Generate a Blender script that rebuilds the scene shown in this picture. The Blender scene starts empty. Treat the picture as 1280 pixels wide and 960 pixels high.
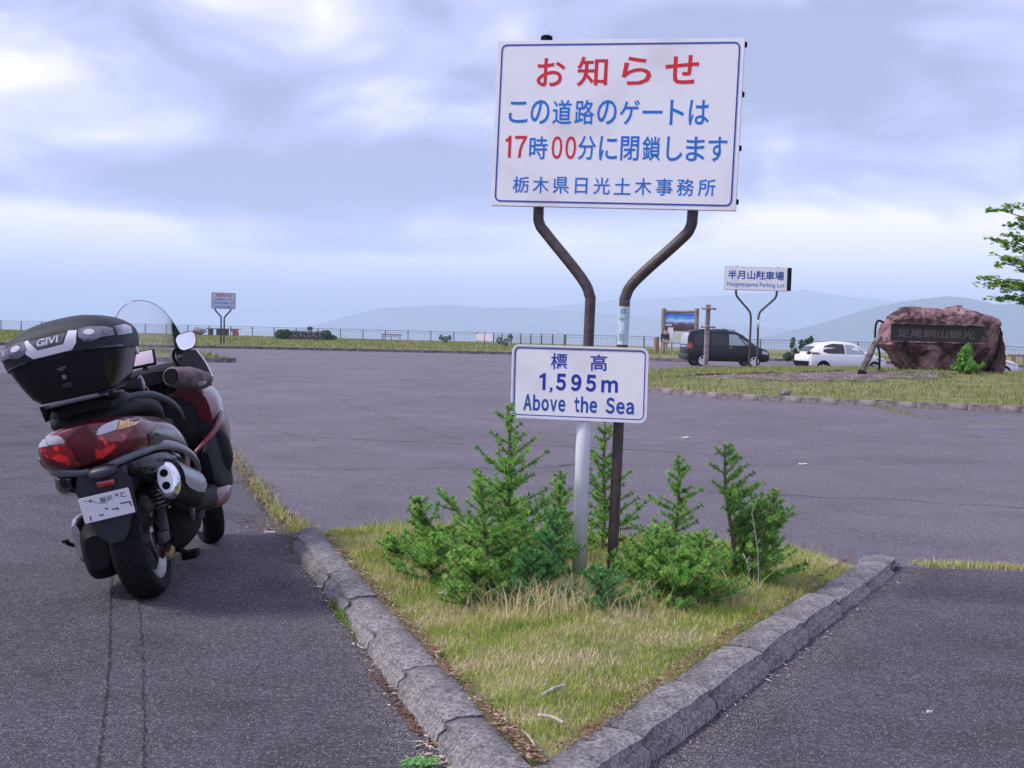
import bpy, bmesh, math, random
import numpy as np
from mathutils import Vector, Matrix
from mathutils.bvhtree import BVHTree
R = math.radians
S = bpy.context.scene
COL = S.collection
random.seed(7)
rng = np.random.default_rng(7)

# ------------------------------------------------------------------ camera
FPX, CAMH = 1600.0, 1.3
cam = bpy.data.objects.new('camera', bpy.data.cameras.new('camera'))
COL.objects.link(cam)
cam.data.sensor_width = 36; cam.data.lens = 45
cam.data.clip_start = .05; cam.data.clip_end = 80000
_p = math.atan(64.2/1600); _r = R(1.42)
FW = Vector((0, math.cos(_p), -math.sin(_p))); U0 = Vector((0, math.sin(_p), math.cos(_p))); R0 = Vector((1, 0, 0))
RT = R0*math.cos(_r)+U0*math.sin(_r); UP = U0*math.cos(_r)-R0*math.sin(_r)
m = Matrix((RT, UP, -FW)).transposed().to_4x4(); m.translation = Vector((0, 0, CAMH))
cam.matrix_world = m
S.camera = cam
# ------------------------------------------------------------------ sky
SUN_EL, SUN_AZ = R(48), R(-102)          # azimuth measured clockwise from +Y (north)
w = bpy.data.worlds.new('World'); S.world = w; w.use_nodes = True
nt = w.node_tree; N = nt.nodes; Lk = nt.links; N.clear()
def nd(t, **k):
    n = N.new(t)
    for a, b in k.items():
        if a == 'inp':
            for i, v in b.items(): n.inputs[i].default_value = v
        else: setattr(n, a, b)
    return n
def mth(op, a, b=None, c=None, clamp=False):
    n = nd('ShaderNodeMath', operation=op, use_clamp=clamp)
    for i, v in enumerate((a, b, c)):
        if v is None: continue
        if isinstance(v, (int, float)): n.inputs[i].default_value = v
        else: Lk.new(v, n.inputs[i])
    return n.outputs[0]
def mixc(f, a, b):
    n = nd('ShaderNodeMix', data_type='RGBA')
    for i, v in ((0, f), (6, a), (7, b)):
        if isinstance(v, (int, float, tuple)): n.inputs[i].default_value = v
        else: Lk.new(v, n.inputs[i])
    return n.outputs[2]
def sstep(v, a, b):
    n = nd('ShaderNodeMapRange', interpolation_type='SMOOTHSTEP', inp={1: a, 2: b, 3: 0., 4: 1.}); Lk.new(v, n.inputs[0]); return n.outputs[0]
out = nd('ShaderNodeOutputWorld'); bg = nd('ShaderNodeBackground', inp={1: .1})
Lk.new(bg.outputs[0], out.inputs[0])
sky = nd('ShaderNodeTexSky', sky_type='NISHITA', sun_disc=False, sun_elevation=SUN_EL, sun_rotation=SUN_AZ, altitude=1595.0)
tc = nd('ShaderNodeTexCoord'); sep = nd('ShaderNodeSeparateXYZ'); Lk.new(tc.outputs['Generated'], sep.inputs[0])
zz = mth('MAXIMUM', sep.outputs[2], 0.0)
az = mth('ARCTAN2', sep.outputs[0], sep.outputs[1]); el = mth('ARCSINE', zz)
# cloud deck: mapped on a flat layer far overhead, compressed towards the horizon
den = mth('ADD', zz, .10)
pu = mth('DIVIDE', sep.outputs[0], den); pv = mth('DIVIDE', sep.outputs[1], den)
cb = nd('ShaderNodeCombineXYZ'); Lk.new(pu, cb.inputs[0]); Lk.new(pv, cb.inputs[1]); cb.inputs[2].default_value = 3.1
n1 = nd('ShaderNodeTexNoise', inp={2: .62, 3: 4.0, 4: .52, 8: .35}); Lk.new(cb.outputs[0], n1.inputs[0])
cb2 = nd('ShaderNodeCombineXYZ'); Lk.new(mth('MULTIPLY', az, 9.0), cb2.inputs[0]); Lk.new(mth('MULTIPLY', el, 19.0), cb2.inputs[1]); cb2.inputs[2].default_value = 8.7
n2 = nd('ShaderNodeTexNoise', inp={2: .8, 3: 6.0, 4: .52, 8: .5}); Lk.new(cb2.outputs[0], n2.inputs[0])
# broad masses of the deck seen that day (azimuth, elevation in radians, radii, weight)
nn = mth('ADD', mth('MULTIPLY', n1.outputs[0], .50), mth('MULTIPLY', n2.outputs[0], .50))
v = mth('MULTIPLY_ADD', nn, 3.2, -1.05)
v = mth('ADD', v, mth('MULTIPLY', sstep(el, .075, .12), -.17))
v = mth('ADD', v, mth('MULTIPLY', mth('MULTIPLY', sstep(el, .10, .06), sstep(el, .0, .03)), .36))
def blob(a0, e0, ra, re, wt):
    da = mth('DIVIDE', mth('SUBTRACT', az, a0), ra); de = mth('DIVIDE', mth('SUBTRACT', el, e0), re)
    d2 = mth('ADD', mth('MULTIPLY', da, da), mth('MULTIPLY', de, de))
    return mth('MULTIPLY', mth('EXPONENT', mth('MULTIPLY', d2, -1.0)), wt)
for bl in ((-.09, .106, .20, .038, -.55), (.24, .20, .15, .055, -.52), (-.10, .185, .16, .03, -.12), (.34, .11, .11, .055, .26), (-.46, .20, .12, .16, .34),
           (-.36, .055, .14, .022, .40), (-.10, .040, .12, .016, .34), (.12, .055, .16, .022, .34), (.36, .060, .10, .03, .28), (-.08, .22, .16, .05, -.12), (-.30, .14, .10, .03, .10)):
    v = mth('ADD', v, blob(*bl))
v = mth('ADD', v, 0.0, clamp=True)
cr = nd('ShaderNodeValToRGB'); Lk.new(v, cr.inputs[0])
e = cr.color_ramp.elements
e[0].position = .06; e[0].color = (2.4, 2.6, 4.2, 1)
e[1].position = .92; e[1].color = (11.0, 10.0, 10.6, 1)
x_ = cr.color_ramp.elements.new(.36); x_.color = (3.8, 3.95, 6.2, 1)
x_ = cr.color_ramp.elements.new(.62); x_.color = (6.4, 6.2, 8.1, 1)
# thin pale air near the horizon
hz = sstep(el, .075, .0)
c1 = mixc(mth('MULTIPLY', hz, .45), cr.outputs[0], (8.0, 8.0, 10.2, 1))
# a little open sky shows through the thin parts of the deck
gap = mth('MULTIPLY', sstep(n1.outputs[0], .62, .80), .35)
Lk.new(mixc(gap, c1, sky.outputs[0]), bg.inputs[0])
# ------------------------------------------------------------------ sun
sl = bpy.data.lights.new('sun', 'SUN'); so = bpy.data.objects.new('sun', sl); COL.objects.link(so)
sl.energy = 2.2; sl.angle = R(11); sl.color = (1, .95, .88)
sd = Vector((math.sin(SUN_AZ)*math.cos(SUN_EL), math.cos(SUN_AZ)*math.cos(SUN_EL), math.sin(SUN_EL)))
so.rotation_euler = sd.to_track_quat('Z', 'Y').to_euler()
S.view_settings.view_transform = 'Standard'; S.view_settings.look = 'None'
S.view_settings.exposure = 0.80
S.cycles.volume_bounces = 2; S.view_settings.gamma = 1.0; S.view_settings.use_curve_mapping = False

# ------------------------------------------------------------------ helpers: places
def sm(a, b, x):
    t = min(1, max(0, (x-a)/(b-a))); return t*t*(3-2*t)
def gz(x, y):                                            # the lot dips a little on the right
    return -.2*sm(32, 58, y)*sm(0, 14, x)*(1-sm(74, 84, y)) - .12*sm(74, 84, y)*sm(0, 14, x)
def ray(px, py): return FW+RT*((px-640)/FPX)+UP*((480-py)/FPX)
def gp(px, py, z=0.0):
    d = ray(px, py); t = (z-CAMH)/d.z; return Vector((0, 0, CAMH))+d*t
def gph(px, py, f=gz):
    z = 0.1
    for i in range(30):
        q = gp(px, py, z); z = .5*z+.5*f(q.x, q.y)
    q = gp(px, py, z); return q
def at(px, py, Y):
    d = ray(px, py); return Vector((0, 0, CAMH))+d*(Y/d.y)

# ------------------------------------------------------------------ helpers: materials
MATS = {}
def mat(name, col=(.5, .5, .5), rough=.6, metal=0., coat=0., spec=.5, noise=None, bump=None, trans=0., alpha=1., emit=None, sheen=0.):
    if name in MATS: return MATS[name]
    M = bpy.data.materials.new(name); M.use_nodes = True; t = M.node_tree; b = t.nodes['Principled BSDF']
    b.inputs['Base Color'].default_value = (*col, 1); b.inputs['Roughness'].default_value = rough
    b.inputs['Metallic'].default_value = metal; b.inputs['Coat Weight'].default_value = coat
    b.inputs['Coat Roughness'].default_value = .06
    b.inputs['Specular IOR Level'].default_value = spec; b.inputs['Transmission Weight'].default_value = trans
    b.inputs['Alpha'].default_value = alpha
    if emit: b.inputs['Emission Color'].default_value = (*emit[0], 1); b.inputs['Emission Strength'].default_value = emit[1]
    co = t.nodes.new('ShaderNodeTexCoord')
    if noise:                                            # (scale, other colour, detail, lo, hi)
        sc, c2, det, lo, hi = noise
        n = t.nodes.new('ShaderNodeTexNoise'); n.inputs['Scale'].default_value = sc; n.inputs['Detail'].default_value = det
        t.links.new(co.outputs['Object'], n.inputs[0])
        r = t.nodes.new('ShaderNodeMapRange'); r.inputs[1].default_value = lo; r.inputs[2].default_value = hi
        t.links.new(n.outputs[0], r.inputs[0])
        x = t.nodes.new('ShaderNodeMix'); x.data_type = 'RGBA'; x.inputs[6].default_value = (*col, 1); x.inputs[7].default_value = (*c2, 1)
        t.links.new(r.outputs[0], x.inputs[0]); t.links.new(x.outputs[2], b.inputs['Base Color'])
    if bump:                                             # (scale, strength, distance)
        n = t.nodes.new('ShaderNodeTexNoise'); n.inputs['Scale'].default_value = bump[0]; n.inputs['Detail'].default_value = 5
        t.links.new(co.outputs['Object'], n.inputs[0])
        u = t.nodes.new('ShaderNodeBump'); u.inputs['Strength'].default_value = bump[1]; u.inputs['Distance'].default_value = bump[2]
        t.links.new(n.outputs[0], u.inputs['Height']); t.links.new(u.outputs[0], b.inputs['Normal'])
    MATS[name] = M; return M
def chain(M):
    t = M.node_tree
    def nd(ty, **k):
        n = t.nodes.new(ty)
        for a, b in k.items():
            if a == 'inp':
                for i, v in b.items(): n.inputs[i].default_value = v
            else: setattr(n, a, b)
        return n
    return t, nd, t.links.new
def ramp_attr_mat(name, stops, rough=.7, attr='mixf', transl=.25):
    M = bpy.data.materials.new(name); M.use_nodes = True; t, nd, L = chain(M); b = t.nodes['Principled BSDF']
    a = nd('ShaderNodeAttribute', attribute_name=attr); r = nd('ShaderNodeValToRGB'); L(a.outputs['Fac'], r.inputs[0])
    el = r.color_ramp.elements
    el[0].position, el[0].color = stops[0][0], (*stops[0][1], 1); el[1].position, el[1].color = stops[-1][0], (*stops[-1][1], 1)
    for p_, c_ in stops[1:-1]: el.new(p_).color = (*c_, 1)
    L(r.outputs[0], b.inputs['Base Color']); b.inputs['Roughness'].default_value = rough; b.inputs['Specular IOR Level'].default_value = .3
    tr = nd('ShaderNodeBsdfTranslucent'); L(r.outputs[0], tr.inputs[0]); mx = nd('ShaderNodeMixShader', inp={0: transl})
    L(b.outputs[0], mx.inputs[1]); L(tr.outputs[0], mx.inputs[2]); L(mx.outputs[0], t.nodes['Material Output'].inputs[0])
    return M

# asphalt: dark binder, pale chips of stone, patches of wear, fine cracks
def asphalt(name, base, pale, chips, chipcol, crack=.0, rough=.85, patch=.4, streak=.25):
    M = bpy.data.materials.new(name); M.use_nodes = True; t, nd, L = chain(M); b = t.nodes['Principled BSDF']
    co = nd('ShaderNodeTexCoord'); O = co.outputs['Object']
    def noise(s, d=4., r=.55):
        n = nd('ShaderNodeTexNoise', inp={2: s, 3: d, 4: r}); L(O, n.inputs[0]); return n.outputs[0]
    def mr(v, a, b_, c=0., d=1.):
        n = nd('ShaderNodeMapRange', inp={1: a, 2: b_, 3: c, 4: d}); L(v, n.inputs[0]); return n.outputs[0]
    def mx(f, a, c, mode='MIX'):
        n = nd('ShaderNodeMix', data_type='RGBA', blend_type=mode)
        for i, v in ((0, f), (6, a), (7, c)):
            if isinstance(v, (int, float, tuple)): n.inputs[i].default_value = v
            else: L(v, n.inputs[i])
        return n.outputs[2]
    c = mx(mr(noise(.35, 5.), .35, .68), (*base, 1), (*pale, 1))
    mp = nd('ShaderNodeMapping'); mp.inputs['Scale'].default_value = (.09, .28, 1); L(O, mp.inputs[0])
    st = nd('ShaderNodeTexNoise', inp={2: 1.0, 3: 5.0}); L(mp.outputs[0], st.inputs[0])
    c = mx(mr(st.outputs[0], .42, .75, 0, streak), c, (*[v*1.25 for v in pale], 1))
    c = mx(mr(noise(9, 3.), .4, .7, 0, .35), c, (*[v*.62 for v in base], 1))
    fine = noise(75, 5., .75)
    c = mx(mr(fine, .44, .66, 0, .9), c, (*[v*2.2 for v in pale], 1))
    c = mx(mr(noise(17, 4., .7), .50, .70, 0, .45), c, (*[v*1.7 for v in pale], 1))
    c = mx(mr(noise(42, 3., .6), .50, .70, 0, .6), c, (*[v*.45 for v in base], 1))
    c = mx(mr(noise(1.3, 6., .65), .46, .62, 0, patch), c, (*[v*.60 for v in base], 1))
    vo = nd('ShaderNodeTexVoronoi', inp={2: chips[0]}); L(O, vo.inputs[0])
    sepc = nd('ShaderNodeSeparateColor'); L(vo.outputs['Color'], sepc.inputs[0])
    pick = mr(sepc.outputs[0], chips[1], chips[1]+.03)
    near = mr(vo.outputs['Distance'], chips[2], chips[2]*.7)
    mul = nd('ShaderNodeMath', operation='MULTIPLY'); L(pick, mul.inputs[0]); L(near, mul.inputs[1])
    c = mx(mul.outputs[0], c, (*chipcol, 1))
    if crack:
        mp2 = nd('ShaderNodeMapping'); mp2.inputs['Scale'].default_value = (.16, .42, 1); L(O, mp2.inputs[0])
        wn = nd('ShaderNodeTexNoise', inp={2: 2.0, 3: 4.0}); L(mp2.outputs[0], wn.inputs[0])
        ad = nd('ShaderNodeVectorMath', operation='MULTIPLY_ADD'); ad.inputs[1].default_value = (.55, .55, 0); L(wn.outputs['Color'], ad.inputs[0]); L(mp2.outputs[0], ad.inputs[2])
        cv = nd('ShaderNodeTexVoronoi', feature='DISTANCE_TO_EDGE', inp={2: .6}); L(ad.outputs[0], cv.inputs[0])
        ck = mr(cv.outputs['Distance'], .007, .002, 0, crack)
        gate = mr(noise(.12, 2.), .42, .56)
        mm = nd('ShaderNodeMath', operation='MULTIPLY'); L(ck, mm.inputs[0]); L(gate, mm.inputs[1])
        c = mx(mm.outputs[0], c, (.03, .03, .032, 1))
    L(c, b.inputs['Base Color']); b.inputs['Roughness'].default_value = rough; b.inputs['Specular IOR Level'].default_value = .35
    bu = nd('ShaderNodeBump', inp={0: 1., 1: .014}); L(fine, bu.inputs['Height']); L(bu.outputs[0], b.inputs['Normal'])
    return M
M_road = asphalt('asphalt_near', (.046, .039, .049), (.084, .073, .089), (135, .72, .38), (.42, .39, .44), patch=.5)
M_lot = asphalt('asphalt_lot', (.082, .070, .089), (.140, .122, .150), (62, .80, .32), (.42, .39, .44), crack=.8, patch=.22, streak=.12)
M_crack = mat('crack_dark', (.012, .011, .013), .95)
M_conc = asphalt('kerb_concrete', (.13, .115, .12), (.28, .255, .26), (130, .70, .36), (.44, .42, .43), patch=.75)
M_conc2 = mat('kerb_concrete_far', (.10, .085, .09), .9, noise=(5, (.25, .21, .21), 6, .4, .62), bump=(30, .7, .02))
M_soil = mat('soil', (.085, .06, .055), .95, noise=(2.5, (.22, .175, .165), 10, .4, .62), bump=(40, 1., .03))
M_turf = mat('turf_soil', (.13, .13, .045), .95, noise=(2.2, (.24, .23, .09), 9, .35, .66), bump=(30, 1., .04))
M_blade = ramp_attr_mat('grass_blades', [(0., (.09, .20, .02)), (.35, (.27, .38, .05)), (.6, (.47, .49, .13)), (.8, (.58, .51, .25)), (1., (.70, .60, .42))])
M_blade_far = ramp_attr_mat('grass_tufts', [(0., (.09, .17, .03)), (.4, (.20, .25, .06)), (.75, (.33, .32, .12)), (1., (.46, .40, .22))])
M_needle = ramp_attr_mat('larch_needles', [(0., (.04, .13, .02)), (.4, (.16, .42, .07)), (.75, (.33, .62, .13)), (.92, (.50, .72, .20)), (1., (.55, .50, .22))], rough=.45, transl=.4)
M_needle_b = ramp_attr_mat('larch_needles_bluish', [(0., (.02, .11, .03)), (.5, (.08, .31, .08)), (1., (.24, .50, .17))], rough=.5, transl=.35)
M_leaf = ramp_attr_mat('maple_leaves', [(0., (.06, .16, .02)), (.5, (.20, .36, .05)), (1., (.40, .54, .10))], rough=.45, transl=.45)
M_shrub = ramp_attr_mat('shrub_leaves', [(0., (.03, .07, .03)), (.6, (.08, .14, .06)), (1., (.17, .20, .09))], rough=.5, transl=.2)
M_bark = mat('bark', (.09, .065, .05), .9, noise=(20, (.17, .13, .10), 6, .35, .65), bump=(60, .8, .01))
M_wood = mat('weathered_wood', (.17, .125, .125), .85, noise=(5, (.34, .28, .27), 8, .35, .65), bump=(50, .5, .01))
M_wood_warm = mat('warm_log', (.24, .13, .10), .8, noise=(4, (.34, .20, .15), 7, .35, .65), bump=(40, .5, .01))
M_signwhite = mat('sign_white', (.80, .78, .83), .42, noise=(3.5, (.64, .61, .65), 8, .50, .80))
M_signback = mat('sign_aluminium', (.55, .56, .60), .4, metal=.6)
M_red = mat('sign_red', (.60, .008, .02), .45)
M_blue = mat('sign_blue', (.0, .15, .55), .45)
M_navy = mat('sign_navy', (.012, .03, .33), .45)
M_border = mat('sign_border_blue', (.01, .06, .33), .45)
M_brownpole = mat('brown_painted_steel', (.055, .036, .038), .5, noise=(30, (.085, .06, .06), 5, .4, .65), bump=(120, .3, .003))
M_whitepole = mat('white_painted_steel', (.72, .72, .78), .45, noise=(9, (.60, .60, .66), 5, .5, .8))
M_sticker = mat('pale_sticker', (.55, .62, .66), .5, noise=(60, (.30, .45, .52), 2, .5, .7))
M_rock = mat('rock', (.045, .016, .020), .8, noise=(2.9, (.36, .20, .22), 15, .41, .62), bump=(11, 1., .12))
M_plaque = mat('plaque_dark', (.022, .018, .020), .6, bump=(30, .4, .01))
M_carve = mat('carved_pale', (.16, .115, .115), .8)
M_fence = mat('fence_steel', (.13, .12, .13), .5)
M_blackpl = mat('black_plastic', (.008, .009, .012), .55, spec=.12, bump=(300, .15, .001))
M_blackgl = mat('black_gloss', (.004, .005, .008), .14, coat=.35, spec=.3)
M_caselid = mat('case_lid', (.024, .026, .036), .62, spec=.35, bump=(260, .25, .002))
M_greypl = mat('grey_plastic', (.036, .037, .048), .45, spec=.35)
M_trim = mat('trim_silver_grey', (.10, .105, .13), .28, metal=.2, coat=.5)
M_maroon = mat('maroon_paint', (.085, .003, .010), .3, metal=.25, coat=.6, noise=(400, (.12, .005, .015), 1, .4, .6))
M_seat = mat('seat_vinyl', (.006, .006, .008), .55, spec=.2, bump=(260, .3, .002))
M_tyre = mat('tyre_rubber', (.010, .011, .013), .8, spec=.18, bump=(90, .5, .003))
M_chrome = mat('chrome', (.82, .82, .84), .08, metal=1.)
M_silver = mat('silver_band', (.78, .77, .84), .4, metal=.1, coat=.3)
M_alu = mat('cast_aluminium', (.38, .38, .40), .38, metal=.9, noise=(30, (.25, .25, .27), 4, .4, .6))
M_gold = mat('caliper_gold', (.20, .14, .06), .45, metal=.7)
M_redlens = mat('red_lens', (.17, .003, .006), .12, coat=1., noise=(38, (.80, .02, .02), 1, .56, .66))
M_redlens2 = mat('red_reflector', (.38, .02, .015), .2, coat=1.)
M_clear = mat('clear_lens', (.42, .41, .44), .16, metal=.5, coat=1.)
M_amber = mat('amber_lens', (.62, .24, .05), .15, coat=1., noise=(60, (.75, .50, .28), 2, .4, .6))
M_smoke = mat('smoked_lens', (.20, .19, .22), .12, coat=1., metal=.4, noise=(22, (.10, .095, .11), 2, .4, .6))
M_bulb = mat('lens_bulb', (.72, .71, .76), .2, metal=.4, coat=1.)
M_white = mat('plate_white', (.76, .76, .80), .45)
M_ink = mat('ink_black', (.03, .04, .04), .6)
M_screen = mat('display_glass_sky', (.62, .50, .58), .12, coat=1.)  # pale base colour stands for the sky reflected in the screen
M_fabric = mat('cuff_fabric', (.085, .055, .065), .75, noise=(25, (.19, .135, .15), 6, .35, .65), bump=(60, .8, .006))
M_dark = mat('very_dark', (.003, .003, .004), .8, spec=.15)
M_print = mat('pale_print', (.55, .56, .58), .6)
M_orange = mat('orange_cord', (.55, .16, .10), .6)
# thin clear windscreen
M_glass = bpy.data.materials.new('windscreen_clear'); M_glass.use_nodes = True
t, nd_, L_ = chain(M_glass); t.nodes.remove(t.nodes['Principled BSDF'])
tb = nd_('ShaderNodeBsdfTransparent'); tb.inputs[0].default_value = (.96, .96, .98, 1); gb = nd_('ShaderNodeBsdfGlossy'); gb.inputs['Roughness'].default_value = .05
lw = nd_('ShaderNodeLayerWeight', inp={0: .35}); ms = nd_('ShaderNodeMixShader'); df = nd_('ShaderNodeBsdfTranslucent'); df.inputs[0].default_value = (.8, .8, .84, 1); md = nd_('ShaderNodeMixShader', inp={0: .10}); L_(tb.outputs[0], md.inputs[1]); L_(df.outputs[0], md.inputs[2])
L_(lw.outputs['Fresnel'], ms.inputs[0]); L_(md.outputs[0], ms.inputs[1]); L_(gb.outputs[0], ms.inputs[2]); L_(ms.outputs[0], t.nodes['Material Output'].inputs[0])

# ------------------------------------------------------------------ helpers: objects
def tag(o, label=None, cat=None, group=None, kind=None):
    if label: o['label'] = label
    if cat: o['category'] = cat
    if group: o['group'] = group
    if kind: o['kind'] = kind
    return o
def thing(name, label, cat, loc=(0, 0, 0), rot=(0, 0, 0), group=None, mtx=None):
    o = bpy.data.objects.new(name, None); COL.objects.link(o); o.empty_display_size = .1
    if mtx is not None: o.matrix_world = mtx
    else: o.location = loc; o.rotation_euler = rot
    return tag(o, label, cat, group)
def link(name, me, mt, parent=None, smooth=False):
    o = bpy.data.objects.new(name, me); COL.objects.link(o)
    if mt is not None:
        me.materials.clear()
        for q in (mt if isinstance(mt, (list, tuple)) else [mt]): me.materials.append(q)
    if parent is not None: o.parent = parent
    if smooth: me.polygons.foreach_set('use_smooth', [True]*len(me.polygons))
    return o
def fin(name, bm, mt, parent=None, smooth=False, angle=None):
    bmesh.ops.recalc_face_normals(bm, faces=bm.faces)
    me = bpy.data.meshes.new(name); bm.to_mesh(me); bm.free()
    o = link(name, me, mt, parent, smooth or angle is not None)
    if angle is not None: me.set_sharp_from_angle(angle=R(angle))
    return o
def box(bm, c, s, rot=None, bev=0.):
    r = bmesh.ops.create_cube(bm, size=1.0); vs = r['verts']
    bmesh.ops.scale(bm, vec=Vector(s), verts=vs)
    if bev:
        es = list({e for v_ in vs for e in v_.link_edges})
        rb = bmesh.ops.bevel(bm, geom=es, offset=bev, segments=2, affect='EDGES', profile=.5)
        vs = list({v_ for f in rb['faces'] for v_ in f.verts} | {v_ for v_ in vs if v_.is_valid})
    M_ = Matrix.Translation(Vector(c))
    if rot is not None: M_ = M_ @ (rot if isinstance(rot, Matrix) else Matrix.Rotation(rot, 4, 'Z'))
    bmesh.ops.transform(bm, matrix=M_, verts=vs)
def frames(pts):
    P = [Vector(p) for p in pts]; T = []
    for i in range(len(P)):
        d = (P[min(i+1, len(P)-1)]-P[max(i-1, 0)]); T.append(d.normalized())
    n = T[0].orthogonal().normalized(); out_ = []
    for i, t_ in enumerate(T):
        n = (n-t_*n.dot(t_)).normalized(); out_.append((P[i], n, t_.cross(n)))
    return out_
def smooth_path(pts, k=6):
    P = [Vector(p) for p in pts]; out_ = []
    for i in range(len(P)-1):
        a, b, c, d = P[max(i-1, 0)], P[i], P[i+1], P[min(i+2, len(P)-1)]
        for j in range(k):
            u = j/k; out_.append(.5*((2*b)+(c-a)*u+(2*a-5*b+4*c-d)*u*u+(3*b-3*c+d-a)*u**3))
    out_.append(P[-1]); return out_
def tube(bm, pts, r, seg=10, cap=True, flat=1.0, upv=None):
    rr = r if isinstance(r, (list, tuple)) else [r]*len(pts); rings = []
    for (p, n, b), q in zip(frames(pts), rr):
        if upv is not None:
            t_ = n.cross(b) if True else None
            tt = b.cross(n); b2 = Vector(upv)-tt*Vector(upv).dot(tt); b2.normalize(); n2 = b2.cross(tt); n, b = n2, b2
        rings.append([bm.verts.new(p+n*math.cos(a)*q*flat+b*math.sin(a)*q) for a in (2*math.pi*i/seg for i in range(seg))])
    for A, B in zip(rings, rings[1:]):
        for i in range(seg): bm.faces.new((A[i], A[(i+1) % seg], B[(i+1) % seg], B[i]))
    if cap: bm.faces.new(rings[0][::-1]); bm.faces.new(rings[-1])
def lathe(bm, prof, c=(0, 0, 0), axis='X', seg=32, close=False):
    """prof: list of (along, radius)"""
    c = Vector(c); rings = []
    for a_, r_ in prof:
        ring = []
        for i in range(seg):
            th = 2*math.pi*i/seg; u, v_ = r_*math.cos(th), r_*math.sin(th)
            ring.append(bm.verts.new(c+(Vector((a_, u, v_)) if axis == 'X' else Vector((u, a_, v_)) if axis == 'Y' else Vector((u, v_, a_)))))
        rings.append(ring)
    if close: rings.append(rings[0])
    for A, B in zip(rings, rings[1:]):
        for i in range(seg): bm.faces.new((A[i], A[(i+1) % seg], B[(i+1) % seg], B[i]))
    if not close: bm.faces.new(rings[0][::-1]); bm.faces.new(rings[-1])
def loft(bm, secs, ring, cap=True):
    rs = [[bm.verts.new(p) for p in ring(*s)] for s in secs]
    n = len(rs[0])
    for A, B in zip(rs, rs[1:]):
        for i in range(n): bm.faces.new((A[i], A[(i+1) % n], B[(i+1) % n], B[i]))
    if cap: bm.faces.new(rs[0][::-1]); bm.faces.new(rs[-1])
def se_ring(n_=28, ex=2.6):                       # superellipse section in XZ at y
    def f(y, w, zb, zt, cx=0., ex_=None):
        e_ = ex_ or ex; out_ = []
        for i in range(n_):
            a = 2*math.pi*(i+.5)/n_; c, s = math.cos(a), math.sin(a)
            out_.append(Vector((cx+w*math.copysign(abs(c)**(2/e_), c), y, (zb+zt)/2+(zt-zb)/2*math.copysign(abs(s)**(2/e_), s))))
        return out_
    return f
def prism(bm, poly, thick, to3d=None, bev=0.):
    """polygon in (u,v) extruded 0..thick along w; to3d maps (u,v,w)"""
    to3d = to3d or (lambda u, v_, w_: Vector((u, w_, v_)))
    A = [bm.verts.new(to3d(u, v_, 0)) for u, v_ in poly]; B = [bm.verts.new(to3d(u, v_, thick)) for u, v_ in poly]
    n = len(poly); fs = [bm.faces.new(A[::-1]), bm.faces.new(B)]
    for i in range(n): bm.faces.new((A[i], A[(i+1) % n], B[(i+1) % n], B[i]))
    if bev:
        es = list(fs[0].edges)+list(fs[1].edges)
        bmesh.ops.bevel(bm, geom=es, offset=bev, segments=2, affect='EDGES')
def bvh_of(o):
    bm = bmesh.new(); bm.from_mesh(o.data); bmesh.ops.triangulate(bm, faces=bm.faces); b = BVHTree.FromBMesh(bm); bm.free(); return b
def conform_pt(bvh, org, d, off):
    h = bvh.ray_cast(org, d, 10)
    if h[0] is None:
        h = bvh.find_nearest(org+d*1.0) if False else bvh.find_nearest(org)
        return h[0]-d*off
    return h[0]-d*off
def panel(name, poly, plane, d, bvh, mt, parent, off=.004, thick=.006, step=.02, smooth=True):
    """poly in (u,v); plane(u,v)->3D start; projected along d on to the body, with its own thickness"""
    bm = bmesh.new(); vs = [bm.verts.new((u, v_, 0)) for u, v_ in poly]; bm.faces.new(vs)
    us = [p[0] for p in poly]; vv = [p[1] for p in poly]
    for ax, lo, hi in ((0, min(us), max(us)), (1, min(vv), max(vv))):
        k = int((hi-lo)/step)
        for i in range(1, k+1):
            q = lo+(hi-lo)*i/(k+1); co = (q, 0, 0) if ax == 0 else (0, q, 0); no = (1, 0, 0) if ax == 0 else (0, 1, 0)
            bmesh.ops.bisect_plane(bm, geom=bm.verts[:]+bm.edges[:]+bm.faces[:], plane_co=co, plane_no=no)
    ex = bmesh.ops.extrude_face_region(bm, geom=bm.faces[:])
    for e_ in ex['geom']:
        if isinstance(e_, bmesh.types.BMVert): e_.co.z = 1
    d = Vector(d).normalized()
    for v_ in bm.verts:
        v_.co = conform_pt(bvh, plane(v_.co.x, v_.co.y), d, off+(thick if v_.co.z > .5 else -.002))
    return fin(name, bm, mt, parent, angle=35 if smooth else None)
def ellipse(cx, cy, a, b, n=20, rot=0.):
    return [(cx+a*math.cos(t_)*math.cos(rot)-b*math.sin(t_)*math.sin(rot), cy+a*math.cos(t_)*math.sin(rot)+b*math.sin(t_)*math.cos(rot)) for t_ in (2*math.pi*i/n for i in range(n))]
def rrect(x0, z0, x1, z1, r, k=4):
    out_ = []
    for cx, cz, a0 in ((x1-r, z1-r, 0), (x0+r, z1-r, 90), (x0+r, z0+r, 180), (x1-r, z0+r, 270)):
        for i in range(k+1): a = R(a0+90*i/k); out_.append((cx+r*math.cos(a), cz+r*math.sin(a)))
    return out_
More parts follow.
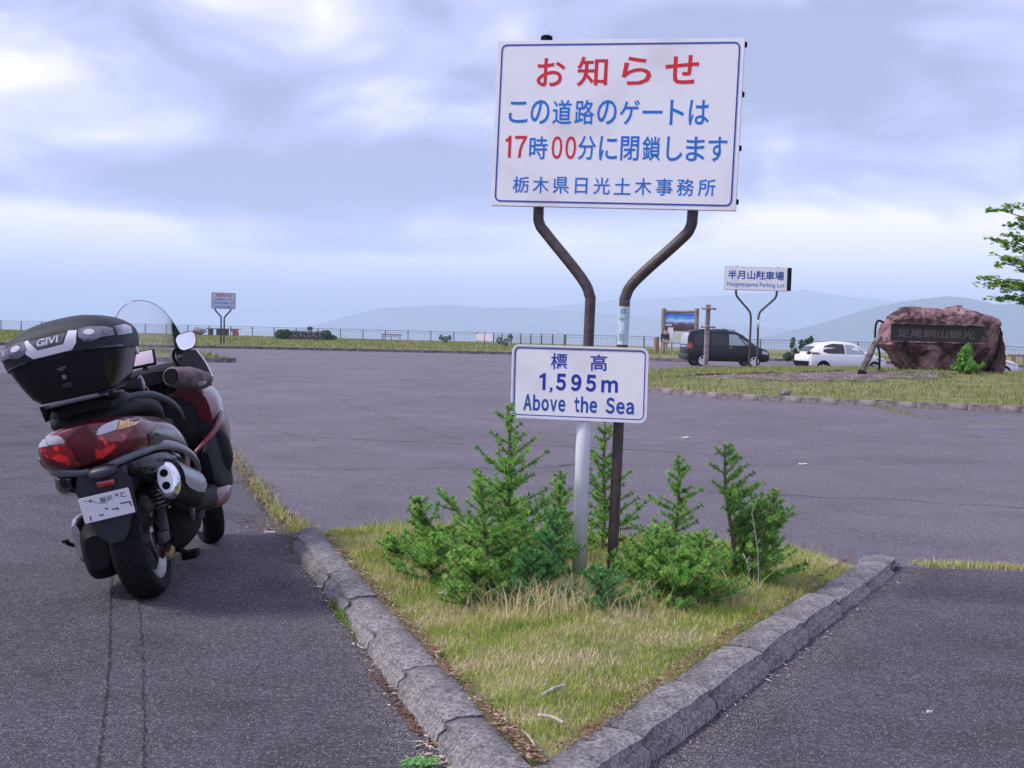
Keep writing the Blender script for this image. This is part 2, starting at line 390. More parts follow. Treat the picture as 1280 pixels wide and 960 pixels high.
def text(name, s, bx, y, mt, parent, bold=0., depth=.0007, italic=0., bvh=None, d=None, res=3, keep=False, rot=None):
    """text fitted into bx=(x0,z0,x1,z1) on the local plane y (faces -y)"""
    c = bpy.data.curves.new(name, 'FONT'); c.body = s; c.resolution_u = res; c.offset = bold; c.shear = italic
    c.extrude = 0; tmp = bpy.data.objects.new('tmp', c)
    me = bpy.data.meshes.new_from_object(tmp); bpy.data.objects.remove(tmp); bpy.data.curves.remove(c)
    co = np.empty(len(me.vertices)*3, 'f'); me.vertices.foreach_get('co', co); co = co.reshape(-1, 3)
    lo, hi = co.min(0), co.max(0); x0, z0, x1, z1 = bx
    sx = (x1-x0)/(hi[0]-lo[0]); sz = (z1-z0)/(hi[1]-lo[1])
    X = x0+(co[:, 0]-lo[0])*sx; Z = z0+(co[:, 1]-lo[1])*sz
    n = np.stack([X, np.full(len(X), y), Z], 1)
    bm = bmesh.new(); bm.from_mesh(me)
    for v_, q in zip(bm.verts, n): v_.co = q
    if bvh is not None:
        for v_ in bm.verts: v_.co = conform_pt(bvh, v_.co.copy(), d, depth)
    elif depth:
        ex = bmesh.ops.extrude_face_region(bm, geom=bm.faces[:])
        for e_ in ex['geom']:
            if isinstance(e_, bmesh.types.BMVert): e_.co.y -= depth
    if rot is not None: bmesh.ops.transform(bm, matrix=rot, verts=bm.verts)
    bpy.data.meshes.remove(me)
    for f in bm.faces: f.smooth = False
    return fin(name, bm, mt, parent)
def npmesh(name, V, F, mt, parent=None, attr=None, smooth=False):
    """V (n,3), F list of equal-length index arrays (each (m,k))"""
    me = bpy.data.meshes.new(name); V = np.asarray(V, 'f'); me.vertices.add(len(V)); me.vertices.foreach_set('co', V.ravel())
    loops = np.concatenate([f.ravel() for f in F]); tot = np.concatenate([np.full(len(f), f.shape[1]) for f in F])
    st = np.concatenate([[0], np.cumsum(tot)[:-1]])
    me.loops.add(len(loops)); me.loops.foreach_set('vertex_index', loops.astype('i')); me.polygons.add(len(tot))
    me.polygons.foreach_set('loop_start', st.astype('i')); me.polygons.foreach_set('loop_total', tot.astype('i'))
    if attr is not None:
        a = me.attributes.new('mixf', 'FLOAT', 'POINT'); a.data.foreach_set('value', np.asarray(attr, 'f'))
    me.update(); me.validate()
    return link(name, me, mt, parent, smooth)
def blades(name, P, H, W, mt, parent=None, colr=None, lean=.35, az0=None, kind='stuff'):
    """grass: P (n,3) feet, H heights, W widths; each blade two faces, bent"""
    n = len(P); a = rng.uniform(0, 2*np.pi, n); la = rng.uniform(0, 2*np.pi, n); ln = rng.uniform(.05, lean, n)*H
    side = np.stack([np.cos(a), np.sin(a), np.zeros(n)], 1)*(W/2)[:, None]
    tip = np.stack([np.cos(la)*ln, np.sin(la)*ln, H], 1)
    mid = np.stack([np.cos(la)*ln*.3, np.sin(la)*ln*.3, H*.55], 1)
    V = np.empty((n, 5, 3)); V[:, 0] = P-side; V[:, 1] = P+side; V[:, 2] = P+mid+side*.7; V[:, 3] = P+mid-side*.7; V[:, 4] = P+tip
    b = np.arange(n)[:, None]*5
    c = rng.uniform(0, 1, n) if colr is None else colr
    o = npmesh(name, V.reshape(-1, 3), [b+np.array([[0, 1, 2, 3]]), b+np.array([[3, 2, 4]])], mt, parent, attr=np.repeat(c, 5))
    if kind: o['kind'] = kind
    return o
def inpoly(X, Y, poly):
    r = np.zeros(len(X), bool); n = len(poly)
    for i in range(n):
        x1, y1 = poly[i]; x2, y2 = poly[(i+1) % n]
        c = ((y1 > Y) != (y2 > Y)) & (X < (x2-x1)*(Y-y1)/(y2-y1+1e-12)+x1); r ^= c
    return r
def edge_dist(X, Y, poly):
    D = np.full(len(X), 1e9); n = len(poly)
    for i in range(n):
        a = np.array(poly[i]); b = np.array(poly[(i+1) % n]); d = b-a; L2 = (d**2).sum()+1e-12
        t_ = np.clip(((X-a[0])*d[0]+(Y-a[1])*d[1])/L2, 0, 1); D = np.minimum(D, np.hypot(X-a[0]-t_*d[0], Y-a[1]-t_*d[1]))
    return D
def scatter(poly, n):
    xs = [p[0] for p in poly]; ys = [p[1] for p in poly]
    X = rng.uniform(min(xs), max(xs), n*4); Y = rng.uniform(min(ys), max(ys), n*4); k = inpoly(X, Y, poly)
    return X[k][:n], Y[k][:n]
def vnoise(X, Y, s=1., seed=0):                            # cheap smooth noise 0..1
    r_ = np.random.default_rng(seed); out_ = 0
    for o_ in range(5):
        a = r_.uniform(0, 6.28, 4); k = r_.normal(0, 1, (3, 2))*s*(1.7**o_)
        out_ = out_+(.6**o_)*(np.sin(X*k[0, 0]+Y*k[0, 1]+a[0])*np.sin(X*k[1, 0]+Y*k[1, 1]+a[1])+.5*np.sin(X*k[2, 0]+Y*k[2, 1]+a[2]))
    return .5+.22*out_
def grid_mesh(name, xs, ys, zf, mt, parent=None, mask=None, smooth=True):
    X, Y = np.meshgrid(xs, ys); Z = zf(X, Y); V = np.stack([X.ravel(), Y.ravel(), Z.ravel()], 1)
    nx, ny = len(xs), len(ys); i = (np.arange(ny-1)[:, None]*nx+np.arange(nx-1)[None, :]).ravel()
    F = np.stack([i, i+1, i+nx+1, i+nx], 1)
    if mask is not None:
        cx = V[F].mean(1); F = F[mask(cx[:, 0], cx[:, 1])]
    return npmesh(name, V, [F], mt, parent, smooth=smooth)
def fill_mesh(name, poly, zf, mt, parent=None, step=.5, kind=None):
    """polygon on the ground, cut to a grid and lifted to zf(x,y)"""
    bm = bmesh.new(); bm.faces.new([bm.verts.new((x, y, 0)) for x, y in poly])
    xs = [p[0] for p in poly]; ys = [p[1] for p in poly]
    for ax, lo, hi in ((0, min(xs), max(xs)), (1, min(ys), max(ys))):
        k = int((hi-lo)/step)
        for i in range(1, k+1):
            q = lo+(hi-lo)*i/(k+1)
            bmesh.ops.bisect_plane(bm, geom=bm.verts[:]+bm.edges[:]+bm.faces[:], plane_co=(q, 0, 0) if ax == 0 else (0, q, 0), plane_no=(1, 0, 0) if ax == 0 else (0, 1, 0))
    for v_ in bm.verts: v_.co.z = zf(v_.co.x, v_.co.y)
    bmesh.ops.recalc_face_normals(bm, faces=bm.faces)
    for f in bm.faces:
        if f.normal.z < 0: f.normal_flip()
    me = bpy.data.meshes.new(name); bm.to_mesh(me); bm.free(); o = link(name, me, mt, parent, True)
    if kind: o['kind'] = kind
    return o
# ================================================================== SETTING
# lot: one sheet from behind the camera to the rim of the plateau
LOT = grid_mesh('parking_lot', np.concatenate([np.arange(-110, -40, 5), np.arange(-40, 60, 1.5), np.arange(60, 121, 5)]), np.arange(-20, 152, 1.5),
                np.vectorize(lambda x, y: gz(x, y)), M_lot); LOT['kind'] = 'structure'
# near roadway, 4 mm above the lot, its far edge on the weedy joint
RD = [(-9, 30.2), (-3.0, 13.57), (-2.15, 10.79), (-1.61, 8.95), (-1.32, 8.2), (-1.2, 7.6), (.0, 6.4), (1.6, 7.2), (2.3, 7.36), (2.93, 7.28), (6, 7.15), (14, 6.9), (30, 6.4), (30, -6), (-30, -6), (-30, 36)]
ROAD = fill_mesh('road', RD, lambda x, y: .004, M_road, step=4); ROAD['kind'] = 'structure'

# far terrain: the plateau falls away to a valley, ranges beyond
def skirt(x, y):
    pass
ys_ = np.array([0, 4, 12, 30, 80, 200, 500, 1000, 1600.])
def slope_mesh():
    us = np.linspace(-1, 1, 81); V = []
    for s_ in ys_:
        for u in us:
            x = u*(120+s_*1.2); y = (150+s_*.9)
            V.append((x, y, -.3-.42*s_-12*vnoise(np.array([x]), np.array([y]), .01, 3)[0]*min(1, s_/80)))
    V = np.array(V); n = len(us); i = (np.arange(len(ys_)-1)[:, None]*n+np.arange(n-1)[None, :]).ravel()
    return npmesh('hillside', V, [np.stack([i, i+1, i+n+1, i+n], 1)], M_forest, smooth=True)
M_forest = mat('far_forest', (.022, .034, .030), .95, noise=(.004, (.045, .060, .048), 10, .35, .65))
slope_mesh()['kind'] = 'structure'
VAL = grid_mesh('valley', np.linspace(-26000, 26000, 60), np.linspace(-6000, 26000, 50), lambda X, Y: -640+60*vnoise(X, Y, .0006, 5), M_forest); VAL['kind'] = 'structure'
def ridge(name, D, prof, seed, deep, rough=8.):
    """range whose crest stands at distance D with the given skyline (pixel column -> row)"""
    px = np.array([p[0] for p in prof], float); py = np.array([p[1] for p in prof], float)
    cols = np.arange(-1400, 2700, 12.); V = []; rows = np.linspace(-1, 1, 15)
    X0 = (cols-640)/FPX*D
    yh = 400+.0248*cols
    row = np.interp(cols, px, py)
    Z0 = CAMH+(yh-row)/FPX*D
    Z0 = Z0+rough*(vnoise(X0, X0*.3, .004, seed)-.5)*2
    for r_ in rows:
        y = D+r_*deep+.04*D*(vnoise(X0, X0*0+r_*900, .0009, seed+2)-.5)*(abs(r_))
        z = -650+(Z0+650)*(1-abs(r_)**1.1)+rough*4*(vnoise(X0, y, .002, seed+1)-.5)*min(1, abs(r_)*3)
        V.append(np.stack([X0*(y/D)**.3, y, z], 1))
    V = np.concatenate(V); n = len(cols); i = (np.arange(len(rows)-1)[:, None]*n+np.arange(n-1)[None, :]).ravel()
    o = npmesh(name, V, [np.stack([i, i+1, i+n+1, i+n], 1)], M_forest, smooth=True); o['kind'] = 'structure'; return o
ridge('mountain_range', 7000, [(-1400, 405), (-300, 399), (200, 409), (340, 414), (380, 409), (430, 397), (470, 386), (515, 384), (560, 381), (600, 385), (660, 384), (720, 388), (800, 396), (900, 404), (1000, 412), (1200, 424), (1800, 420), (2700, 440)], 11, 1600)
ridge('mountain_range', 4600, [(-1400, 440), (200, 440), (800, 440), (960, 421), (1040, 400), (1090, 383), (1140, 373), (1180, 369), (1212, 373), (1240, 380), (1258, 381), (1300, 376), (1400, 380), (1600, 392), (2000, 400), (2700, 430)], 21, 1200)
ridge('mountain_range', 10000, [(-1400, 402), (300, 412), (560, 398), (680, 384), (760, 376), (860, 372), (940, 366), (1000, 362), (1060, 372), (1120, 378), (1200, 386), (1300, 384), (1500, 390), (2000, 410), (2700, 440)], 31, 1500, 10)

# ---- turf areas -------------------------------------------------------------
KH = .10
ISL = [(-1.20, 7.45), (-.145, 3.93), (-.02, 3.55), (.10, 3.42), (.22, 3.52), (.42, 3.93), (1.0, 5.05), (1.93, 6.85), (1.97, 7.12), (1.8, 7.6), (-.9, 8.35), (-1.12, 8.1)]
def nsm(a, b, x):
    t_ = np.clip((x-a)/(b-a), 0, 1); return t_*t_*(3-2*t_)
def vz(f):
    def g(x, y):
        X = np.atleast_1d(np.asarray(x, float)); Y = np.atleast_1d(np.asarray(y, float)); r_ = f(X, Y)
        return float(r_[0]) if np.ndim(x) == 0 else r_
    return g
@vz
def island_z(x, y):
    d = edge_dist(x, y, ISL)
    return KH-.03-.035*nsm(5.6, 7.0, y)*nsm(.8, 1.5, x)*(1-nsm(.1, .6, d))+.06*nsm(0, .8, d)+.012*(vnoise(x, y, 3., 9)-.5)
@vz
def zi(x, y): return island_z(x, y)*np.where(y < 7.6, 1, np.maximum(.05, 1-nsm(7.5, 8.25, y)))
island = fill_mesh('grass_island_ground', ISL, zi, M_turf, step=.12, kind='structure')
# big island on the right
BI = [(1.9, 31.1), (3.22, 29.35), (4.47, 27.45), (5.99, 26.45), (8.05, 25.45), (9.88, 24.9), (14, 24.0), (22, 23), (34, 22.5), (36, 44), (24, 50), (14, 52.5), (9.5, 51.5), (6, 48), (3.5, 41), (2.0, 34.5)]
@vz
def bi_z(x, y):
    d = edge_dist(x, y, BI)
    return .12+.20*nsm(0, 6, d)+.06*(vnoise(x, y, .5, 4)-.5)+.28*np.exp(-(((x-10.9)/3.0)**2+((y-33.2)/2.6)**2))
fill_mesh('grass_verge_right', BI, bi_z, M_turf, step=.7, kind='structure')
LI = [(-16.5, 42.6), (-11.5, 44.4), (-10.1, 45.2), (-10.2, 46.3), (-11.5, 48.5), (-14, 52.5), (-17.5, 54)]
li_z = vz(lambda x, y: .1+.16*nsm(0, 1.5, edge_dist(x, y, LI)))
fill_mesh('grass_verge_left', LI, li_z, M_turf, step=.6, kind='structure')
FV = [(-110, 40), (-45, 55), (-25, 66.5), (-15.5, 72.7), (0, 76.0), (6.0, 75.6), (10.1, 74), (11.5, 79), (14, 83.0), (26, 84), (60, 76), (60, 95), (60, 140), (-20, 151), (-110, 151)]
@vz
def fv_z(x, y):
    d = edge_dist(x, y, FV)
    return .02+.12*nsm(0, .6, d)+.05*(vnoise(x, y, .15, 14)-.5)+.25*np.exp(-((x+62)/9)**2-((y-118)/14)**2)
fill_mesh('grass_verge_far', FV, fv_z, M_turf, step=2.2, kind='structure')

# ---- kerbs: every stone its own -----------------------------------------------
def kerb_stone(bm, L, w=.165, h=KH, seed=0, round_=.035):
    n = max(4, int(L/.07)); prof = [(w+.02, -.05), (w, h-.015), (w-.02, h), (round_+.03, h+.002), (round_*.5, h-.012), (.012, h-round_), (-.012, h*.5), (-.03, -.05)]
    r_ = random.Random(seed); rings = []
    for i in range(n+1):
        y = L*i/n; end = .010 if i in (0, n) else 0
        ring = []
        for j, (x, z) in enumerate(prof):
            wob = 0 if i in (0, n) else .0025*math.sin(y*7+seed*1.7+j*.4)+.0028*r_.uniform(-1, 1)-(.004*r_.random() if j in (4, 5) and r_.random() < .3 else 0)
            ring.append(bm.verts.new((x+(end if j > 4 else 0)+wob, y+(.004 if i == 0 else -.004 if i == n else 0), z-end+(wob*.7 if 0 < j < 7 else 0))))
        rings.append(ring)
    for A, B in zip(rings, rings[1:]):
        for j in range(len(prof)-1): bm.faces.new((A[j], A[j+1], B[j+1], B[j]))
        bm.faces.new((A[-1], A[0], B[0], B[-1]))
    bm.faces.new(rings[0]); bm.faces.new(rings[-1][::-1])
def kerb_line(root, pts, length, mt, seed=0, w=.165, h=KH, zf=lambda x, y: 0., flip=False, jitter=1.):
    """stones laid along pts; the outer face to the left of travel"""
    P = [Vector((x, y, 0)) for x, y in pts]; i = 0
    for a, b in zip(P, P[1:]):
        d = b-a; k = max(1, round(d.length/length)); t_ = d.normalized(); nrm = Vector((t_.y, -t_.x, 0))   # to the right of travel
        for j in range(k):
            p = a+d*(j/k); l = d.length/k-.004
            bm = bmesh.new(); kerb_stone(bm, l, w=w, h=h, seed=seed+i); i += 1
            o = fin('kerb_stone', bm, mt, root, angle=50)
            M_ = Matrix((nrm, t_, Vector((0, 0, 1)))).transposed().to_4x4()
            q = p+nrm*random.uniform(-.005, .005)*jitter; q.z = zf(p.x, p.y)+random.uniform(-.006, .004)*jitter
            M_.translation = q; o.matrix_local = M_ @ Matrix.Rotation(random.uniform(-.01, .01)*jitter, 4, 'Z')
k1 = thing('kerb', None, None); k1['kind'] = 'structure'
# left side from the far end towards the apex, then the right side outward; outer face lies left/right
LA, LB = (-1.26, 7.5), (-.02, 3.37)
RA, RB = (.16, 3.30), (2.17, 7.15)
# travel so that the inside of the island is to the right of travel: up the left side means inside on the right
kerb_line(k1, [LB, LA], .62, M_conc, 5, w=.16)
kerb_line(k1, [RB, RA], .64, M_conc, 40, w=.175, zf=lambda x, y: -.035*sm(5.8, 7.2, y))
bm = bmesh.new(); prism(bm, [(-.03, 3.39), (.0, 3.24), (.07, 3.17), (.13, 3.2), (.17, 3.32), (.08, 3.40)], KH, to3d=lambda u, v_, w_: Vector((u, v_, w_)), bev=.025); fin('kerb_stone', bm, M_conc, k1, angle=50)
bm = bmesh.new(); prism(bm, [(2.17, 7.15), (2.26, 7.34), (2.2, 7.48), (2.05, 7.42), (1.98, 7.2)], KH-.045, to3d=lambda u, v_, w_: Vector((u, v_, w_)), bev=.02); fin('kerb_stone', bm, M_conc, k1, angle=50)
bm = bmesh.new(); prism(bm, [(-1.26, 7.51), (-1.29, 7.68), (-1.24, 7.80), (-1.14, 7.78), (-1.10, 7.56)], KH-.02, to3d=lambda u, v_, w_: Vector((u, v_, w_)), bev=.025); fin('kerb_stone', bm, M_conc, k1, angle=50)
k2 = thing('kerb', None, None); k2['kind'] = 'structure'
kerb_line(k2, list(reversed([(1.75, 31.3), (3.16, 29.25), (4.41, 27.35), (5.95, 26.33), (8.02, 25.33), (9.86, 24.78), (14, 23.88), (19, 23.2)]))[::1], .9, M_conc2, 90, w=.2, h=.12)
for o in list(k2.children): pass
k3 = thing('kerb', None, None); k3['kind'] = 'structure'
def kerb_strip(name, pts, mt, root, w=.2, h=.15, zf=gz):
    bm = bmesh.new(); P = [Vector((x, y, zf(x, y))) for x, y in pts]
    tube(bm, P, w*.55, seg=4, cap=True)
    return fin(name, bm, mt, root)
for nm, pts in (('kerb_run', [(-110, 39.9), (-45, 54.9), (-25, 66.4), (-15.5, 72.6), (0, 75.9), (6.0, 75.5), (10.1, 73.9)]), ('kerb_run', [(10.1, 73.9), (11.6, 79), (14, 82.9), (26, 83.9), (60, 75.9)]), ('kerb_run', [(-16.5, 42.5), (-11.5, 44.3), (-10.0, 45.15), (-10.1, 46.35), (-11.5, 48.6), (-14, 52.6)])):
    bm = bmesh.new()
    for (x1, y1), (x2, y2) in zip(pts, pts[1:]):
        n_ = max(1, int(math.hypot(x2-x1, y2-y1)/6))
        for k_ in range(n_):
            a = Vector((x1+(x2-x1)*k_/n_, y1+(y2-y1)*k_/n_, 0)); b = Vector((x1+(x2-x1)*(k_+1)/n_, y1+(y2-y1)*(k_+1)/n_, 0))
            a.z = gz(a.x, a.y); b.z = gz(b.x, b.y); c = (a+b)/2; d = b-a
            box(bm, (c.x, c.y, c.z+.05), (d.length-.02, .16, .22), rot=math.atan2(d.y, d.x))
    fin(nm, bm, M_conc2 if 'kerb' else None, k3)

# ---- cracks and seams in the asphalt ----------------------------------------
def crack(pts, wd=.007, j=.012, seed=0, z=.009, zf=None):
    r_ = random.Random(seed); P = smooth_path([(x, y, 0) for x, y in pts], 46); bm = bmesh.new(); L_, R_ = [], []
    for i, p in enumerate(P):
        a, b = P[max(i-1, 0)], P[min(i+1, len(P)-1)]; t_ = (b-a).normalized(); n_ = Vector((-t_.y, t_.x, 0))
        q = p+n_*r_.uniform(-j, j); h = wd*r_.uniform(.05, 1.)
        zz_ = z+(zf(q.x, q.y) if zf else 0)
        L_.append(bm.verts.new((q.x+n_.x*h, q.y+n_.y*h, zz_))); R_.append(bm.verts.new((q.x-n_.x*h, q.y-n_.y*h, zz_)))
    for i in range(len(P)-1): bm.faces.new((L_[i], L_[i+1], R_[i+1], R_[i]))
    o = fin('asphalt_crack', bm, M_crack); o['kind'] = 'structure'; return o
crack([(-2.14, 6.9), (-1.9, 6.1), (-1.5, 4.8), (-1.18, 3.69), (-1.0, 3.1)], .0045, .004, 1)
crack([(-1.86, 6.4), (-1.76, 6.06), (-1.4, 4.9), (-1.05, 3.7), (-.9, 3.2)], .0036, .005, 2)
crack([(-2.2, 4.7), (-2.03, 5.09), (-1.94, 5.38), (-1.83, 5.7), (-1.74, 5.89)], .003, .009, 3)
crack([(-2.6, 4.2), (-2.25, 4.9), (-2.2, 5.3), (-2.35, 5.7)], .0022, .008, 4)
for q in ([(6, 8), (9, 8.6), (14, 8.2)],):
    pass
def gpx(l): return [tuple(gp(a, b)[:2]) for a, b in l]
for k_, pts in enumerate(([(640, 565), (760, 552), (860, 548), (930, 560), (1010, 566)], [(940, 556), (1060, 566), (1160, 572), (1280, 583)],
                          [(300, 478), (420, 500), (560, 546), (640, 552)], [(830, 548), (760, 536), (690, 530)], [(940, 500), (1080, 520), (1280, 545)], [(285, 520), (420, 555), (560, 548)])):
    crack(gpx(pts), .007, .03, 20+k_)
# ---- weeds, grass --------------------------------------------------------------
def grass_patch(name, poly, n, hr, wr, zf, mt, seed, dry=.5, keep=None, lean=.5, kind='stuff', clump=2., thr=.12, con=.9):
    X, Y = scatter(poly, n); d = edge_dist(X, Y, poly)
    nz = vnoise(X, Y, clump, seed); nz2 = vnoise(X, Y, clump*2.3, seed+50)
    k = nz2 > thr
    if keep is not None: k &= keep(X, Y)
    X, Y, d, nz, nz2 = X[k], Y[k], d[k], nz[k], nz2[k]
    Z = zf(X, Y)-.004
    H = rng.uniform(*hr, len(X))*(.45+.9*np.clip(nz, 0, 1)); Wd = rng.uniform(*wr, len(X))
    c = np.clip(dry+(nz2-.5)*con+rng.normal(0, .2, len(X)), 0, 1)
    return blades(name, np.stack([X, Y, Z], 1), H, Wd, mt, colr=c, lean=lean, kind=kind)
ISLG = [(-1.08, 7.5), (-.49, 5.40), (-.05, 3.97), (.09, 3.50), (.33, 3.93), (.86, 5.02), (1.88, 7.02), (1.88, 7.25), (1.72, 7.65), (-.9, 8.3), (-1.1, 8.0)]
grass_patch('grass', ISLG, 95000, (.015, .048), (.0018, .0044), zi, M_blade, 1, dry=.64, lean=1.1, thr=-9, con=.95, clump=3.)
grass_patch('tall_grass', [(-1.0, 7.6), (-.75, 6.6), (-.2, 5.6), (.3, 5.5), (1.0, 5.7), (1.8, 7.1), (1.7, 7.6), (-.8, 8.1)], 5000, (.04, .11), (.003, .006), zi, M_blade, 5, dry=.42, lean=.6)
gx_, gy_ = [], []
for cx_, cy_, sx_, n_ in ((.06, 5.42, .07, 170), (.22, 5.36, .06, 120), (.33, 5.50, .08, 110), (-.12, 5.6, .08, 90), (.55, 5.62, .1, 90), (-.4, 6.2, .1, 60), (.9, 6.0, .12, 80), (1.3, 6.7, .12, 60)):
    gx_.append(rng.normal(cx_, sx_, n_)); gy_.append(rng.normal(cy_, sx_, n_))
gx_, gy_ = np.concatenate(gx_), np.concatenate(gy_)
blades('dry_grass', np.stack([gx_, gy_, zi(gx_, gy_)-.004], 1), rng.uniform(.05, .17, len(gx_)), rng.uniform(.003, .007, len(gx_)), M_blade, colr=np.clip(rng.normal(.88, .12, len(gx_)), 0, 1), lean=1.5)
# litter along the inner edge of the kerb and in the gutter
def litter(name, pts, spread, n, size, cols, z, mt):
    P = [Vector((x, y, 0)) for x, y in pts]; V = []; F = []; A = []
    for i in range(n):
        k = random.randrange(len(P)-1); u = random.random(); p = P[k].lerp(P[k+1], u)
        p = p+Vector((random.gauss(0, spread), random.gauss(0, spread), z+random.uniform(0, .006)))
        s_ = random.uniform(*size); a = random.uniform(0, 6.28); l = s_*random.choice((1, 1, 2.6))
        d = Vector((math.cos(a), math.sin(a), random.uniform(-.15, .25)))*l; e_ = Vector((-math.sin(a), math.cos(a), random.uniform(-.3, .3)))*s_*.45
        b = len(V); V += [p-d, p+e_, p+d, p-e_+Vector((0, 0, s_*.2))]; F.append((b, b+1, b+2, b+3)); A += [random.choice(cols)]*4
    o = npmesh(name, V, [np.array(F)], mt, attr=A); o['kind'] = 'stuff'; return o
M_litter = ramp_attr_mat('leaf_litter', [(0., (.09, .045, .03)), (.3, (.20, .10, .06)), (.6, (.36, .26, .16)), (1., (.60, .54, .45))], transl=.05)
litter('leaf_litter', [(-1.05, 7.4), (-.47, 5.4), (-.03, 3.95), (.10, 3.54)], .014, 1900, (.004, .011), (0., .2, .3, .55, .7), KH+.004, M_litter)
litter('leaf_litter', [(.17, 3.65), (.85, 5.05), (1.9, 7.05)], .014, 1500, (.003, .009), (0., .1, .3, .5), KH+.004, M_litter)
litter('gutter_litter', [(-1.33, 7.6), (-.98, 6.46), (-.67, 5.45), (-.36, 4.46), (-.19, 3.79), (-.05, 3.3)], .022, 700, (.004, .012), (0., .15, .3, .5, .8, 1.), .008, M_litter)
litter('gutter_litter', [(-.5, 4.75), (-.26, 4.05)], .014, 200, (.004, .010), (0., .1, .2, .3), .008, M_litter)
litter('gutter_litter', [(2.2, 7.1), (.46, 3.75)], .03, 260, (.003, .007), (.5, .8, 1.), .008, M_litter)
litter('gutter_litter', [(-1.75, 8.5), (-1.4, 7.95), (-1.2, 7.7)], .07, 260, (.005, .012), (.1, .2, .35, .55), .008, M_litter)
# pale grit washed against the kerbs: loose sand grains
def grit(name, pts, spread, n, off, mt, size=(.0015, .0038)):
    P = [Vector((x, y, 0)) for x, y in pts]; V = []; F = []
    for i in range(n):
        k = random.randrange(len(P)-1); p = P[k].lerp(P[k+1], random.random())
        p = p+Vector((off+random.gauss(0, spread), random.gauss(0, spread*.5), .006)); s_ = random.uniform(*size); b = len(V)
        a = random.uniform(0, 2)
        V += [p+Vector((math.cos(a)*s_, math.sin(a)*s_, 0)), p+Vector((math.cos(a+2.1)*s_, math.sin(a+2.1)*s_, 0)), p+Vector((math.cos(a+4.2)*s_, math.sin(a+4.2)*s_, 0)), p+Vector((0, 0, s_))]
        F += [(b, b+1, b+3), (b+1, b+2, b+3), (b+2, b, b+3)]
    o = npmesh(name, V, [np.array(F)], mt); o['kind'] = 'stuff'; return o
M_grit = mat('grit', (.12, .11, .12), .9, noise=(40, (.22, .20, .22), 2, .4, .6))
grit('gutter_grit', [(-1.24, 7.45), (-.93, 6.46), (-.62, 5.45), (-.31, 4.46), (-.14, 3.79), (.0, 3.2)], .05, 9000, -.10, M_grit)
grit('gutter_grit', [(2.15, 7.12), (1.77, 6.35), (.94, 4.71), (.43, 3.81), (.2, 3.3)], .05, 6000, .11, M_grit)
litter('joint_soil', [(-1.25, 7.95), (-1.64, 8.95), (-2.18, 10.79), (-3.05, 13.57)], .05, 2600, (.006, .016), (0., .1, .25, .4), .006, M_litter)
# weeds in the joints
def strip(name, pts, wd, n, hr, seed, dry=.6, mt=None, zf=lambda x, y: 0):
    X, Y = [], []
    for i in range(n):
        k = random.randrange(len(pts)-1); u = random.random(); (a, b), (c, d) = pts[k], pts[k+1]
        wv = wd*(.5+.8*vnoise(np.array([k+u]), np.array([0.]), 3., seed)[0])
        X.append(a+(c-a)*u+random.gauss(0, wv)); Y.append(b+(d-b)*u+random.gauss(0, wv))
    X, Y = np.array(X), np.array(Y); Z = np.array([zf(a, b) for a, b in zip(X, Y)])
    c = np.clip(dry+rng.normal(0, .22, n), 0, 1)
    return blades(name, np.stack([X, Y, Z], 1), rng.uniform(*hr, n), rng.uniform(.003, .007, n), mt or M_blade, colr=c, lean=.8)
strip('joint_weeds', [(-1.22, 7.85), (-1.35, 8.15), (-1.64, 8.95), (-2.18, 10.79), (-3.05, 13.57)], .05, 1500, (.015, .07), 3, .6)
strip('joint_weeds', [(-3.05, 13.57), (-4.2, 17), (-9, 30.2)], .06, 1100, (.03, .09), 4, .5)
strip('joint_weeds', [(2.42, 7.44), (2.93, 7.40), (4, 7.36), (6, 7.3)], .035, 2600, (.015, .045), 6, .65)
strip('kerb_weeds', [(-.80, 5.95), (-.70, 5.6), (-.56, 5.2)], .018, 420, (.02, .06), 7, .2)
strip('kerb_weeds', gpx([(1095, 508), (1118, 514), (1140, 520)]), .10, 420, (.03, .10), 31, .45, mt=M_blade_far)
strip('joint_weeds', gpx([(1140, 520), (1200, 526), (1280, 534)]), .03, 500, (.01, .03), 32, .5, mt=M_blade_far)
def clover(nm, cx, cy, r_, n, label):
    bm = bmesh.new()
    for i in range(n):
        a = random.uniform(0, 6.28); q = r_*math.sqrt(random.random()); p = Vector((cx+q*math.cos(a), cy+q*math.sin(a), .012+random.uniform(0, .03)))
        s_ = random.uniform(.006, .012); b = random.uniform(0, 6.28); t_ = random.uniform(-.4, .4)
        vs = [bm.verts.new(p+Vector((s_*c_[0]*math.cos(b)-s_*c_[1]*math.sin(b), s_*c_[0]*math.sin(b)+s_*c_[1]*math.cos(b), s_*c_[0]*t_))) for c_ in ((-1, 0), (-.3, .6), (.6, .5), (1, 0), (.6, -.5), (-.3, -.6))]
        bm.faces.new(vs)
    me_c = mat('weed_leaf', (.08, .22, .05), .6, noise=(40, (.14, .34, .08), 2, .4, .6))
    tag(fin(nm, bm, me_c), label, 'weed')
clover('low_weed', -.245, 3.72, .055, 160, 'small leafy green weed in the gutter beside the nearest kerb stones')
